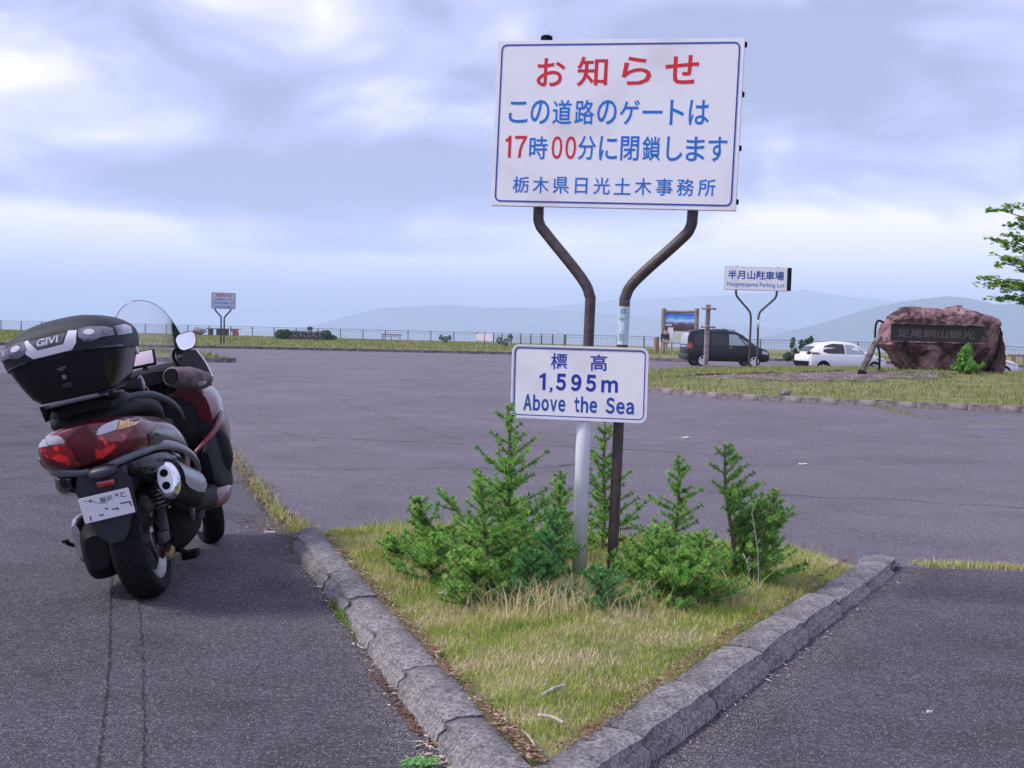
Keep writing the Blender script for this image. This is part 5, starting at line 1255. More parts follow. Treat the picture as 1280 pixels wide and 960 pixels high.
def hatch(loc, ang, label):
    P = [(-1.96, .42, .66, .66, .70, .55), (-1.90, .34, .86, .90, .80, .6), (-1.78, .28, .90, 1.05, .83, .60), (-1.5, .24, .90, 1.28, .845, .60), (-1.1, .22, .89, 1.42, .85, .60), (-.5, .20, .88, 1.48, .85, .59), (.1, .20, .87, 1.47, .85, .59),
         (.5, .20, .86, 1.36, .85, .60), (.9, .20, .86, 1.13, .85, .62), (1.22, .20, .86, .93, .84, .66), (1.35, .20, .85, .85, .83, .6), (1.70, .22, .76, .76, .80, .6), (1.90, .28, .64, .64, .72, .55), (1.97, .38, .54, .54, .6, .5)]
    rt_, body, bv_ = car('parked_car', label, P, loc, ang, M_carwhite, 'car')
    for sg_ in (-1, 1):
        panel('window', [(-1.28, 1.02), (-1.05, .94), (-.22, .93), (-.22, 1.36), (-.75, 1.38), (-1.15, 1.28)], side(sg_), (0, -sg_, 0), bv_, M_cglass, rt_, step=.15)
        panel('window', [(-.16, .93), (1.02, .93), (.62, 1.18), (.25, 1.34), (-.16, 1.36)], side(sg_), (0, -sg_, 0), bv_, M_cglass_l, rt_, step=.15)
        for x0_ in (-.95, -.20, 1.02):
            panel('door_seam', [(x0_, .36), (x0_+.014, .36), (x0_+.014, .90), (x0_, .90)], side(sg_), (0, -sg_, 0), bv_, M_greypl, rt_, off=.001, thick=.002, step=.3)
        panel('sill', [(-.92, .22), (.92, .22), (.92, .29), (-.92, .29)], side(sg_), (0, -sg_, 0), bv_, M_blackpl, rt_, off=.004, thick=.01, step=.3)
        panel('tail_light', [(sg_*u, v_) for u, v_ in ((.35, .90), (.80, .86), (.83, .96), (.66, 1.02), (.35, .98))], lambda u, v_: Vector((-3, u, v_)), (1, 0, 0), bv_, M_dark, rt_, step=.07)
        panel('tail_light', [(-1.84, .88), (-1.42, .90), (-1.5, .97), (-1.80, .98)], side(sg_), (0, -sg_, 0), bv_, mat('tail_dark_red', (.06, .008, .012), .2, coat=1.), rt_, step=.07)
        panel('headlight', [(1.35, .68), (1.82, .60), (1.72, .72), (1.40, .80)], side(sg_), (0, -sg_, 0), bv_, M_clear, rt_, step=.08)
        for x_ in (-1.27, 1.28): arch(rt_, bv_, x_, sg_, .29); wheel(rt_, x_, sg_, .85, .29, 7)
        bm = bmesh.new(); box(bm, (.78, sg_*.94, .98), (.14, .18, .13), bev=.04); fin('wing_mirror', bm, M_carwhite, rt_)
    panel('rear_window', [(-.52, 1.00), (.52, 1.00), (.46, 1.32), (-.46, 1.32)], lambda u, v_: Vector((-3, u, v_)), (1, 0, 0), bv_, M_cglass, rt_, step=.1)
    panel('rear_bumper', [(-.70, .34), (.70, .34), (.74, .58), (-.74, .58)], lambda u, v_: Vector((-3, u, v_)), (1, 0, 0), bv_, M_blackpl, rt_, off=.006, thick=.03, step=.12)
    panel('windscreen', [(-.60, .98), (.60, .98), (.54, 1.38), (-.54, 1.38)], lambda u, v_: Vector((3, u, v_)), (-1, 0, 0), bv_, M_cglass, rt_, step=.1)
    panel('number_plate', [(-.17, .66), (.17, .66), (.17, .82), (-.17, .82)], lambda u, v_: Vector((-3, u, v_)), (1, 0, 0), bv_, M_white, rt_, off=.006, step=.2)
    return rt_
wc = at(1050, 462, 58.5); hatch((wc.x, wc.y, gz(wc.x, wc.y)-.02), R(14), 'white hatchback parked between the van and the boulder')
wc = at(1209, 462, 55); hatch((wc.x, wc.y, gz(wc.x, wc.y)), R(-4), 'white car almost hidden behind the boulder, only its nose showing at right')
#==PART5==
# ================================================================== MAXI SCOOTER
# local frame: x right, y forward, z up from the rear tyre's contact; leaned on its side stand
q = gp(192, 746)
sk = thing('scooter', 'dark red maxi scooter with large black top case leaning on its stand', 'scooter', mtx=Matrix.Translation(q) @ Matrix.Rotation(R(3), 4, 'Z') @ Matrix.Rotation(R(-14.5), 4, 'Y'))
def part(nm, bm, mt, angle=40, parent=None): return fin(nm, bm, mt, parent or sk, angle=angle)
se = se_ring(32, 2.6)
def body(nm, secs, mt, ex=2.6, cx=0, ang=40, parent=None, sub=True):
    """superellipse sections, interpolated smoothly along the length"""
    P = [np.array(s_, float) for s_ in secs]; out_ = []
    for i in range(len(P)-1):
        a, b, c, d = P[max(i-1, 0)], P[i], P[i+1], P[min(i+2, len(P)-1)]
        for j in range(4):
            u = j/4; v_ = .5*((2*b)+(c-a)*u+(2*a-5*b+4*c-d)*u*u+(3*b-3*c+d-a)*u**3); v_[1] = max(v_[1], .004); out_.append(v_)
    out_.append(P[-1]); bm = bmesh.new(); loft(bm, [(v_[0], v_[1], v_[2], v_[3], (v_[4] if len(v_) > 4 else cx), ex) for v_ in out_], se)
    return part(nm, bm, mt, ang, parent)
def ribbon(nm, path, hs, th, mt, k=5, tilt=0.):
    P = smooth_path(path, k); n_ = len(P); bm = bmesh.new(); rings = []
    for i, p in enumerate(P):
        t_ = (P[min(i+1, n_-1)]-P[max(i-1, 0)]).normalized(); sd = t_.cross(Vector((0, 0, 1))).normalized(); up = sd.cross(t_); u = i/(n_-1)*(len(hs)-1); a = min(len(hs)-2, int(u)); h = hs[a]+(hs[a+1]-hs[a])*(u-a)
        ring = []
        for c, s2 in ((math.cos(x), math.sin(x)) for x in (2*math.pi*(j+.5)/14 for j in range(14))):
            ring.append(bm.verts.new(p+sd*th*math.copysign(abs(c)**.7, c)+up*h/2*math.copysign(abs(s2)**.55, s2)))
        rings.append(ring)
    for A, B in zip(rings, rings[1:]):
        for j in range(14): bm.faces.new((A[j], A[(j+1) % 14], B[(j+1) % 14], B[j]))
    bm.faces.new(rings[0][::-1]); bm.faces.new(rings[-1]); return part(nm, bm, mt, 60)
# --- wheels
def sc_wheel(nm, c, r_, w_, steer=0., disc=0):
    g_ = bpy.data.objects.new(nm, None); COL.objects.link(g_); g_.parent = sk; g_.location = c; g_.rotation_euler = (0, 0, steer)
    bm = bmesh.new(); h = w_/2; pf = []
    for i in range(15):
        a = math.pi*i/14; pf.append((-h*math.cos(a)*1.0, r_-.055+.055*math.sin(a)**.75))
    pf += [(h*.72, r_-.10), (-h*.72, r_-.10)]
    lathe(bm, pf, (0, 0, 0), 'X', 56, close=True); part('tyre', bm, M_tyre, 40, g_)
    # tread grooves, their shade painted as flat dark strips across the shoulder
    bm = bmesh.new()
    for i in range(22):
        a0 = 2*math.pi*i/22
        for sg_ in (-1, 1):
            Pp = []
            for j in range(6):
                u = j/5; fi = math.pi/2+sg_*(.18+u*.95); rr_ = r_-.055+.055*math.sin(fi)**.75+.0008; a = a0+(0 if sg_ > 0 else .14)+u*.22
                Pp.append(Vector((-h*math.cos(fi), rr_*math.cos(a), rr_*math.sin(a))))
            for A, B in zip(Pp, Pp[1:]):
                s_ = Vector((0, -A.z, A.y)).normalized()*.0032; bm.faces.new([bm.verts.new(A-s_), bm.verts.new(A+s_), bm.verts.new(B+s_), bm.verts.new(B-s_)])
    part('tread_groove_shade', bm, M_dark, None, g_)
    bm = bmesh.new(); k = r_-.095
    lathe(bm, [(-h*.8, k), (-h*.86, k+.012), (-h*.7, k+.010), (-h*.6, k-.02), (h*.6, k-.02), (h*.7, k+.010), (h*.86, k+.012), (h*.8, k), (h*.55, k-.032), (-h*.55, k-.032)], (0, 0, 0), 'X', 44, close=True)
    part('rim', bm, M_alu, 40, g_)
    bm = bmesh.new()
    for i in range(5):
        a = 2*math.pi*i/5+.3; box(bm, (.0, (k-.02)*.55*math.cos(a), (k-.02)*.55*math.sin(a)), (.05, k-.03, .035), rot=Matrix.Rotation(a, 4, 'X'), bev=.008)
    lathe(bm, [(-.07, .02), (-.07, .04), (.07, .04), (.07, .02)], (0, 0, 0), 'X', 18); part('spokes', bm, M_alu, 40, g_)
    bm = bmesh.new(); lathe(bm, [(disc, .07), (disc, .115), (disc+.005, .115), (disc+.005, .07)], (0, 0, 0), 'X', 36, close=True); part('brake_disc', bm, M_chrome, 40, g_)
    return g_
sc_wheel('rear_wheel', (0, 0, .283), .283, .155, 0, .085)
sc_wheel('front_wheel', (0, 1.56, .28), .28, .125, R(22), .07)
# --- engine, drive case, swing arm, caliper, stand
body('drive_case', [(-.12, .05, .20, .36, -.17), (-.05, .07, .15, .40, -.19), (.12, .085, .13, .42, -.21), (.35, .085, .14, .42, -.21), (.5, .06, .18, .38, -.19)], M_blackpl, 3.2)
body('drive_cover', [(-.02, .02, .26, .42, -.275), (.08, .035, .22, .45, -.285), (.25, .035, .22, .45, -.285), (.36, .02, .26, .42, -.275)], M_alu, 3.0)
bm = bmesh.new(); lathe(bm, [(-.325, .03), (-.33, .06), (-.315, .075), (-.29, .08)], (0, .17, .33), 'X', 22); part('fan_cover', bm, M_greypl)
bm = bmesh.new(); tube(bm, [(-.28, .04, .31), (-.32, .02, .33), (-.335, .0, .348)], .010, seg=8); box(bm, (-.338, -.0, .356), (.03, .035, .014), bev=.006); part('rear_footpeg', bm, M_blackpl)
body('engine', [(.15, .13, .16, .40), (.3, .18, .14, .45), (.6, .18, .16, .45), (.8, .12, .20, .42)], M_dark, 3.)
bm = bmesh.new(); box(bm, (.105, .22, .27), (.035, .50, .07), bev=.012); part('swing_arm', bm, M_greypl)
bm = bmesh.new(); box(bm, (.114, .055, .185), (.032, .10, .055), rot=Matrix.Rotation(R(20), 4, 'X'), bev=.012); box(bm, (.118, .0, .175), (.022, .04, .04), bev=.006); part('brake_caliper', bm, M_gold)
bm = bmesh.new(); tube(bm, smooth_path([(.13, .08, .21), (.15, .02, .32), (.14, .15, .42)], 5), .006, seg=6); part('brake_hose', bm, M_dark)
for sg_ in (-1, 1):
    bm = bmesh.new(); tube(bm, [(sg_*.135, -.04, .30), (sg_*.14, .06, .60)], .022, seg=10); part('shock_absorber', bm, M_greypl)
    bm = bmesh.new(); hel = [Vector((sg_*.1375+.036*math.cos(i*.9), .01+.04*i/60*1.1, .40+.0028*i)) + Vector((0, .036*math.sin(i*.9), 0)) for i in range(60)]; tube(bm, hel, .006, seg=5); part('coil_spring', bm, M_alu)
bm = bmesh.new(); tube(bm, [(.12, .2, .17), (.15, .26, .13), (.17, .30, .11)], .014, seg=8); box(bm, (.15, .30, .12), (.08, .1, .04), bev=.01); part('centre_stand', bm, M_dark)
bm = bmesh.new(); tube(bm, smooth_path([(-.16, .55, .22), (-.26, .60, .14), (-.315, .62, .086)], 4), .013, seg=8); box(bm, (-.325, .63, .088), (.06, .07, .012), bev=.003); part('side_stand', bm, M_dark)
# --- exhaust
ax0, ax1 = Vector((.252, -.25, .545)), Vector((.245, .30, .425)); D_ = (ax1-ax0).normalized()
def oval(bm, a, b, w0, h0, n=32):
    pass
def oval_tube(nm, st, mt, ang=40, xo=Vector((0, 0, 0))):
    bm = bmesh.new(); s_ = Vector((1, 0, 0)); s_ = (s_-D_*s_.dot(D_)).normalized(); u_ = s_.cross(D_); rings = []
    for t_, a, b in st:
        c = ax0+(ax1-ax0)*t_; rings.append([bm.verts.new(c+s_*a*math.cos(x)+u_*b*math.sin(x)) for x in (2*math.pi*i/36 for i in range(36))])
    for A, B in zip(rings, rings[1:]):
        for i in range(36): bm.faces.new((A[i], A[(i+1) % 36], B[(i+1) % 36], B[i]))
    bm.faces.new(rings[0][::-1]); bm.faces.new(rings[-1]); return part(nm, bm, mt, ang)
oval_tube('muffler', [(0, .052, .082), (.04, .056, .088), (.85, .064, .092), (.95, .06, .085), (1.02, .035, .05)], M_blackpl)
oval_tube('muffler_end_cap', [(-.045, .040, .066), (-.04, .047, .074), (-.015, .054, .085), (.05, .057, .089), (.055, .053, .085)], M_chrome)
oval_tube('muffler_end_plate', [(-.052, .030, .060), (-.05, .034, .064), (-.044, .035, .065), (-.04, .034, .064)], M_silver)
s_ = Vector((1, 0, 0)); s_ = (s_-D_*s_.dot(D_)).normalized(); u_ = s_.cross(D_)
for k_ in (-1, 1):
    bm = bmesh.new(); c = ax0+(ax1-ax0)*-.051+u_*.029*k_+s_*(.0); tube(bm, [c-D_*.003, c+D_*.012], .0185, seg=18); part('exhaust_outlet', bm, M_dark)
for a_ in (20, 80, 160, 250, 320):
    bm = bmesh.new(); c = ax0+(ax1-ax0)*-.034+s_*.041*math.cos(R(a_))+u_*.068*math.sin(R(a_)); tube(bm, [c-D_*.005, c+D_*.01], .005, seg=8); part('bolt', bm, M_dark)
# heat shield: a curved chrome plate over the upper outer side
bm = bmesh.new(); g_ = []
for t_, lo, hi in ((.10, -14, 92), (.25, -22, 98), (.55, -24, 98), (.80, -18, 88), (.93, 5, 70)):
    row = []
    for k_ in range(9):
        a = R(lo+(hi-lo)*k_/8); c = ax0+(ax1-ax0)*t_; rr_ = 1.17+.03*math.sin(math.pi*k_/8); row.append(c+(s_*math.cos(a)*.062+u_*math.sin(a)*-.0+u_*math.sin(a)*.092*-1*-1)*rr_)
    g_.append(row)
up_sign = 1 if u_.z > 0 else -1
if up_sign < 0:
    g_ = []
    for t_, lo, hi in ((.10, -14, 92), (.25, -22, 98), (.55, -24, 98), (.80, -18, 88), (.93, 5, 70)):
        row = []
        for k_ in range(9):
            a = R(lo+(hi-lo)*k_/8); c = ax0+(ax1-ax0)*t_; rr_ = 1.17+.03*math.sin(math.pi*k_/8); row.append(c+(s_*math.cos(a)*.062-u_*math.sin(a)*.092)*rr_)
        g_.append(row)
vv_ = [[bm.verts.new(p) for p in row] for row in g_]
for A, B in zip(vv_, vv_[1:]):
    for k_ in range(8): bm.faces.new((A[k_], A[k_+1], B[k_+1], B[k_]))
bmesh.ops.solidify(bm, geom=bm.faces[:], thickness=.004); part('heat_shield', bm, mat('shield_metal', (.72, .72, .78), .24, metal=.65), 40)
bm = bmesh.new(); tube(bm, smooth_path([(.22, .22, .40), (.18, .36, .30), (.10, .50, .24), (.02, .6, .25)], 5), .022, seg=10); part('exhaust_pipe', bm, M_alu, 60)
# --- lower rear: hugger, number plate hanger, mudguard
body('rear_fender', [(-.44, .085, .58, .69), (-.38, .125, .50, .72), (-.20, .155, .56, .74), (.05, .17, .58, .72), (.3, .15, .55, .66)], M_blackpl, 3.2, .012)
body('under_cowl', [(-.41, .10, .63, .70), (-.36, .17, .60, .72), (-.2, .22, .55, .72), (0, .235, .53, .68), (.25, .23, .50, .63), (.42, .18, .46, .58)], M_blackgl, 3.)
bm = bmesh.new(); prism(bm, [(-.095, .60), (-.085, .44), (.135, .44), (.15, .60), (.12, .66), (-.07, .66)], .02, to3d=lambda u, v_, w_: Vector((u, -.455+w_+(.56-v_)*.22, v_)), bev=.006); part('plate_hanger', bm, M_greypl)
pm_ = Matrix.Translation((.028, -.482, .510)) @ Matrix.Rotation(R(9), 4, 'X')
np_ = bpy.data.objects.new('number_plate', None); COL.objects.link(np_); np_.parent = sk; np_.matrix_local = pm_
bm = bmesh.new(); prism(bm, rrect(-.112, -.058, .112, .058, .006), .002, to3d=lambda u, v_, w_: Vector((u, w_, v_)), bev=.0006); part('plate', bm, M_white, 30, np_)
# what is legible on the plate: area name, kana, and broken strokes of the digits
text('print', '稲沢', (-.022, .018, .034, .042), -.0004, M_ink, np_, bold=.01, depth=.0006)
text('print', 'と', (.070, .020, .094, .046), -.0004, M_ink, np_, bold=.01, depth=.0006)
text('print', '*', (.050, .030, .062, .042), -.0004, M_ink, np_, bold=.02, depth=.0006)
def strokes(nm, pl_, mt, parent, wd=.0055):
    bm = bmesh.new()
    for P in pl_:
        for a, b in zip(P, P[1:]):
            a, b = Vector(a), Vector(b); d = (b-a).normalized(); n_ = Vector((-d.y, d.x))*wd/2; a2, b2 = a-d*wd*.3, b+d*wd*.3
            v_ = [bm.verts.new((p.x, -.0012, p.y)) for p in (a2-n_, b2-n_, b2+n_, a2+n_)]; bm.faces.new(v_)
    return fin(nm, bm, mt, parent)
strokes('print', [[(-.082, -.050), (-.082, -.030)], [(-.042, -.032), (-.034, -.038), (-.024, -.034)], [(.020, -.022), (.044, -.022), (.042, -.030)], [(.060, -.004), (.102, -.006), (.102, -.026)], [(-.010, -.012), (.002, -.014)]], M_ink, np_)
strokes('print', [[(-.055, .034), (-.03, .020), (.004, .012)], [(-.088, .042), (-.076, .040)]], M_ink, np_, .0025)
for x_ in (-.062, .055):
    bm = bmesh.new(); lathe(bm, [(-.004, .006), (.001, .006)], (x_, 0, .038), 'Y', 10); part('bolt', bm, M_alu, 40, np_)
bm = bmesh.new(); box(bm, (.046, -.476, .606), (.078, .014, .026), bev=.004); part('red_reflector', bm, M_redlens2)
body('plate_lamp', [(-.52, .035, .640, .665, .045), (-.50, .058, .632, .682, .045), (-.44, .062, .632, .69, .045), (-.36, .05, .64, .69, .045)], M_greypl, 3.)
bm = bmesh.new(); prism(bm, [(-.070, .458), (-.048, .375), (-.015, .338), (.045, .336), (.082, .372), (.122, .458)], .010, to3d=lambda u, v_, w_: Vector((u, -.448+w_+(.46-v_)*.30-.02*(1-((u-.025)/.11)**2), v_)), bev=.004); part('mudguard', bm, M_greypl)
for sg_ in (-1, 1):
    body('side_cowl', [(-.42, .03, .620, .675, sg_*.135), (-.33, .055, .590, .695, sg_*.16), (-.15, .07, .565, .700, sg_*.19), (.05, .06, .55, .66, sg_*.21)], M_blackgl, 2.6)
# --- tail
M_redbright = mat('red_bright', (.85, .015, .02), .2, coat=1., noise=(150, (.50, .006, .01), 1, .45, .6))
tail = body('tail_cowl', [(-.50, .07, .74, .876), (-.475, .15, .705, .884), (-.43, .21, .688, .888), (-.33, .250, .665, .890), (-.15, .268, .63, .872), (.05, .28, .57, .858), (.2, .278, .50, .82), (.36, .25, .47, .75), (.52, .19, .48, .70)], M_maroon, 2.7, ang=50)
bt = bvh_of(tail); back = lambda u, v_: Vector((u, -1.2, v_)); bd = (0, 1, 0)
def L2R(sg_, l): return [(sg_*u, v_) for u, v_ in l]
for sg_ in (-1, 1):
    panel('tail_light', L2R(sg_, [(.068, .812), (.034, .714), (.080, .718), (.130, .742), (.185, .783), (.216, .820), (.15, .820), (.10, .815)]), back, bd, bt, M_redlens, sk, off=.002, thick=.012, step=.022)
    panel('reflector', L2R(sg_, [(.044, .722), (.080, .724), (.124, .744), (.132, .764), (.090, .756), (.054, .748)] if sg_ > 0 else [(.070, .728), (.124, .746), (.150, .768), (.120, .778), (.080, .760)]), back, bd, bt, M_redbright, sk, off=.012, thick=.005, step=.014)
    panel('light_surround', L2R(sg_, [(.072, .818), (.10, .819), (.150, .824), (.165, .862), (.150, .866), (.100, .857), (.078, .842)]), back, bd, bt, M_clear, sk, off=.002, thick=.012, step=.022)
    panel('indicator', L2R(sg_, [(.153, .822), (.217, .824), (.238, .848), (.246, .868), (.205, .872), (.168, .862)]), back, bd, bt, M_amber if sg_ > 0 else M_clear, sk, off=.002, thick=.012, step=.022)
    panel('light_wing', L2R(sg_, [(.249, .868), (.240, .846), (.258, .838), (.276, .834), (.272, .866)]), lambda u, v_: Vector((u, -1.2, v_)), bd, bt, M_clear, sk, off=.003, thick=.008, step=.02)
    # one broad grey black trim under the lights, sweeping forward and down
    ribbon('tail_trim', [(sg_*.012, -.462, .672), (sg_*.06, -.458, .676), (sg_*.13, -.43, .690), (sg_*.20, -.36, .705), (sg_*.245, -.22, .708), (sg_*.277, -.05, .680), (sg_*.300, .1, .630), (sg_*.305, .2, .578), (sg_*.29, .28, .52)], [.028, .032, .040, .046, .044, .036, .026, .012], .014, M_trim)
    ribbon('lower_trim', [(sg_*.10, -.43, .640), (sg_*.17, -.36, .650), (sg_*.225, -.22, .650), (sg_*.26, -.05, .625)], [.05, .07, .06, .03], .016, M_blackgl)
# dark infill below the light on each side and side cowl highlight crease
for sg_ in (-1, 1):
    panel('dark_infill', [(-.36, .770), (-.20, .800), (-.02, .770), (.13, .690), (.20, .600), (.12, .600), (0, .66), (-.2, .70), (-.34, .72)], lambda u, v_: Vector((sg_*1.2, u, v_)), (-sg_, 0, 0), bt, M_blackgl, sk, off=.002, thick=.004, step=.03)
# --- seat, grab rail, rack
body('seat', [(-.34, .10, .87, .92), (-.28, .165, .86, .955), (-.05, .18, .86, .975), (.15, .185, .84, .96), (.32, .18, .80, .93), (.42, .165, .76, .83), (.62, .15, .74, .815), (.85, .09, .73, .80)], M_seat, 3.0)
body('seat_back', [(-.36, .12, .86, .975), (-.30, .165, .86, .992), (-.18, .175, .86, .992), (-.06, .15, .86, .985)], M_seat, 3.6)
body('tail_hump', [(-.42, .07, .865, .895), (-.36, .155, .86, .93), (-.24, .19, .86, .96), (-.1, .19, .86, .95)], M_blackpl, 3.)
for sg_ in (-1, 1):
    bm = bmesh.new(); P = smooth_path([(sg_*.10, -.34, .925), (sg_*.17, -.24, .95), (sg_*.225, -.10, .945), (sg_*.262, .05, .905), (sg_*.272, .20, .855), (sg_*.262, .34, .795)], 6)
    tube(bm, P, [.012+.006*math.sin(3.14*i/len(P)) for i in range(len(P))], seg=10, flat=1.0); part('grab_rail', bm, M_greypl, 60)
bm = bmesh.new(); box(bm, (0, -.30, .985), (.27, .34, .014), bev=.005); box(bm, (0, -.10, .975), (.2, .2, .012), bev=.004); part('rack_plate', bm, M_greypl)
for sg_ in (-1, 1):
    bm = bmesh.new(); tube(bm, smooth_path([(sg_*.12, -.42, .985), (sg_*.14, -.30, .968), (sg_*.13, -.16, .95), (sg_*.12, -.05, .93)], 4), .014, seg=8); part('rack_arm', bm, M_dark, 60)
bm = bmesh.new(); prism(bm, [(-.165, .995), (-.155, .925), (-.135, .965), (-.11, .995)], .06, to3d=lambda u, v_, w_: Vector((u, -.44+w_, v_)), bev=.004); part('rack_hook', bm, M_dark)
bm = bmesh.new(); box(bm, (.0, -.475, .988), (.22, .012, .016), bev=.004); part('rack_bar', bm, M_trim)
bm = bmesh.new(); lathe(bm, [(-.01, .020), (.006, .026), (.012, .018)], (.215, -.12, 1.0), 'X', 16); bmesh.ops.scale(bm, vec=(1, .8, 1.5), verts=bm.verts, space=Matrix.Translation((-.215, .12, -1.0))); part('rack_knob', bm, M_trim)
# --- top case
tcx = bpy.data.objects.new('top_case', None); COL.objects.link(tcx); tcx.parent = sk; tcx.scale = (.955, .955, 1.0); tcx.location = (.002, -.014, -.002)
LV = [(1.003, .13, .13), (1.006, .175, .175), (1.03, .203, .197), (1.07, .228, .212), (1.12, .252, .226), (1.150, .264, .234), (1.163, .268, .237)]
LD = [(1.167, .276, .243), (1.195, .283, .249), (1.222, .286, .252), (1.248, .282, .249), (1.272, .266, .237), (1.290, .240, .218), (1.306, .205, .190), (1.318, .160, .152), (1.326, .105, .102), (1.329, .03, .03)]
def case_shell(nm, lv, mt, crown=False):
    bm = bmesh.new(); rings = []
    for z, a, b in lv:
        ring = []
        for i in range(56):
            t_ = 2*math.pi*i/56; c, s2 = math.cos(t_), math.sin(t_); e_ = 2/4.2
            x = a*math.copysign(abs(c)**e_, c); y = -.315+b*math.copysign(abs(s2)**e_, s2)
            zz_ = z + (.030*(1-(x/.286)**2)*sm(1.0, 1.16, z) if True else 0) - (.012 if crown else 0)*0
            ring.append(bm.verts.new((x, y, zz_)))
        rings.append(ring)
    for A, B in zip(rings, rings[1:]):
        for i in range(56): bm.faces.new((A[i], A[(i+1) % 56], B[(i+1) % 56], B[i]))
    bm.faces.new(rings[0][::-1]); bm.faces.new(rings[-1]); return part(nm, bm, mt, 40, tcx)
cb_ = case_shell('case_base', LV, M_blackgl); cl_ = case_shell('case_lid', LD, M_caselid)
bB, bL = bvh_of(cb_), bvh_of(cl_)
zc_ = lambda x: .030*(1-(x/.286)**2)
def bandp(l): return [(u, v_+zc_(u)*.9) for u, v_ in l]
ctr = -.018
def C_(l, k=1): return bandp([(ctr+k*u, v_) for u, v_ in l])
panel('seam_trim', bandp([(-.268, 1.171), (-.2, 1.169), (0, 1.169), (.2, 1.169), (.268, 1.171), (.268, 1.180), (.2, 1.177), (0, 1.177), (-.2, 1.177), (-.268, 1.180)]), back, bd, bL, M_trim, tcx, off=.001, thick=.006, step=.02)
panel('brand_plaque', C_([(-.088, 1.256), (.078, 1.256), (.052, 1.210), (-.058, 1.210)]), back, bd, bL, M_smoke, tcx, off=.001, thick=.006, step=.02)
panel('silver_wing', C_([(-.132, 1.258), (-.096, 1.262), (-.062, 1.208), (.056, 1.208), (.090, 1.262), (.128, 1.258), (.112, 1.205), (.085, 1.178), (-.090, 1.178), (-.116, 1.205)]), back, bd, bL, M_silver, tcx, off=.002, thick=.007, step=.02)
for sg_ in (-1, 1):
    panel('reflector_lens', [(x_, z_+zc_(x_)*.9) for x_, z_ in [(ctr*.4+sg_*u, v_) for u, v_ in ((.122, 1.262), (.170, 1.268), (.235, 1.262), (.262, 1.252), (.264, 1.222), (.215, 1.216), (.170, 1.200), (.135, 1.206), (.118, 1.228))]], back, bd, bL, M_smoke, tcx, off=.002, thick=.009, step=.018)
    panel('lens_bulb', [(x_, z_+zc_(x_)*.9) for x_, z_ in ellipse(ctr*.4+sg_*.168, 1.244, .024, .012)], back, bd, bL, M_bulb, tcx, off=.010, thick=.004, step=.012)
    panel('side_lens', [(-.50, 1.266), (-.36, 1.272), (-.30, 1.262), (-.34, 1.228), (-.50, 1.222)], lambda u, v_: Vector((sg_*1.2, u, v_)), (-sg_, 0, 0), bL, M_smoke, tcx, off=.002, thick=.006, step=.02)
    bm = bmesh.new(); box(bm, (sg_*.25, -.20, 1.17), (.03, .05, .07), bev=.006); part('side_catch', bm, M_smoke, 40, tcx)
text('print', 'GIVI', (-.076, 1.248, .026, 1.278), -1.2, M_bulb, tcx, bold=.022, depth=.0095, italic=.25, bvh=bL, d=Vector(bd))
text('print', 'MONOKEY', (-.062, 1.182, .028, 1.194), -1.2, M_greypl, tcx, bold=.03, depth=.003, bvh=bB, d=Vector(bd))
panel('emblem', [(-.030, 1.138), (.018, 1.146), (.010, 1.134), (-.008, 1.126)], back, bd, bB, M_trim, tcx, off=.001, thick=.003)
panel('lock', ellipse(-.004, 1.098, .010, .011), back, bd, bB, M_alu, tcx, off=.001, thick=.006)
panel('release_button', ellipse(-.002, 1.062, .022, .011), back, bd, bB, M_greypl, tcx, off=.001, thick=.006)
# --- floor, centre tunnel, leg shield, front cowl
body('floor_cowl', [(.35, .16, .28, .50), (.5, .22, .27, .46), (.75, .25, .26, .42), (1.0, .24, .28, .50), (1.15, .2, .3, .6)], M_blackpl, 3.4)
body('centre_tunnel', [(.5, .10, .4, .74), (.8, .11, .4, .74), (1.05, .15, .4, .85)], M_blackpl, 3.)
front = body('front_cowl', [(1.00, .28, .60, .955), (1.045, .290, .58, .965), (1.15, .310, .50, .98), (1.32, .30, .46, .99), (1.5, .27, .46, .98), (1.7, .18, .52, .92), (1.86, .07, .62, .84)], M_maroon, 2.9, ang=50)
body('leg_shield', [(.99, .26, .40, .80), (1.01, .300, .38, .78), (1.06, .325, .36, .76), (1.14, .32, .38, .74)], M_blackpl, 3.0)
for sg_ in (-1, 1):
    # large dark lower wing with red edge and red toe
    body('lower_wing', [(.80, .022, .42, .58, sg_*.230), (.88, .026, .36, .63, sg_*.246), (1.02, .030, .335, .70, sg_*.256), (1.14, .030, .34, .74, sg_*.258), (1.24, .02, .38, .70, sg_*.252)], M_blackpl, 3.6)
    bm = bmesh.new(); P = smooth_path([(sg_*.17, .84, .575), (sg_*.235, .88, .625), (sg_*.285, .96, .675), (sg_*.302, 1.06, .725), (sg_*.305, 1.14, .755)], 5); tube(bm, P, .017, seg=8); part('red_edge', bm, M_maroon, 60)
    body('toe_cowl', [(.66, .02, .30, .35, sg_*.19), (.78, .035, .275, .375, sg_*.215), (.95, .045, .27, .385, sg_*.235), (1.12, .04, .30, .38, sg_*.235), (1.2, .02, .33, .37, sg_*.22)], M_maroon, 2.6)
    bm = bmesh.new(); box(bm, (sg_*.300, 1.16, .76), (.014, .03, .06), bev=.004); part('front_indicator', bm, M_amber)
body('inner_box', [(.93, .14, .60, .86), (.98, .20, .56, .90), (1.06, .22, .54, .92)], M_blackpl, 3.2)
bm = bmesh.new(); box(bm, (.16, .60, .285), (.05, .10, .022), bev=.006); box(bm, (.188, .585, .282), (.006, .06, .040), bev=.002); part('footpeg', bm, M_alu)
bm = bmesh.new(); prism(bm, rrect(-.020, -.020, .020, .020, .006), .004, to3d=lambda u, v_, w_: Vector((.20+u, .50+w_, .285+v_)), bev=.001); part('badge', bm, M_trim)
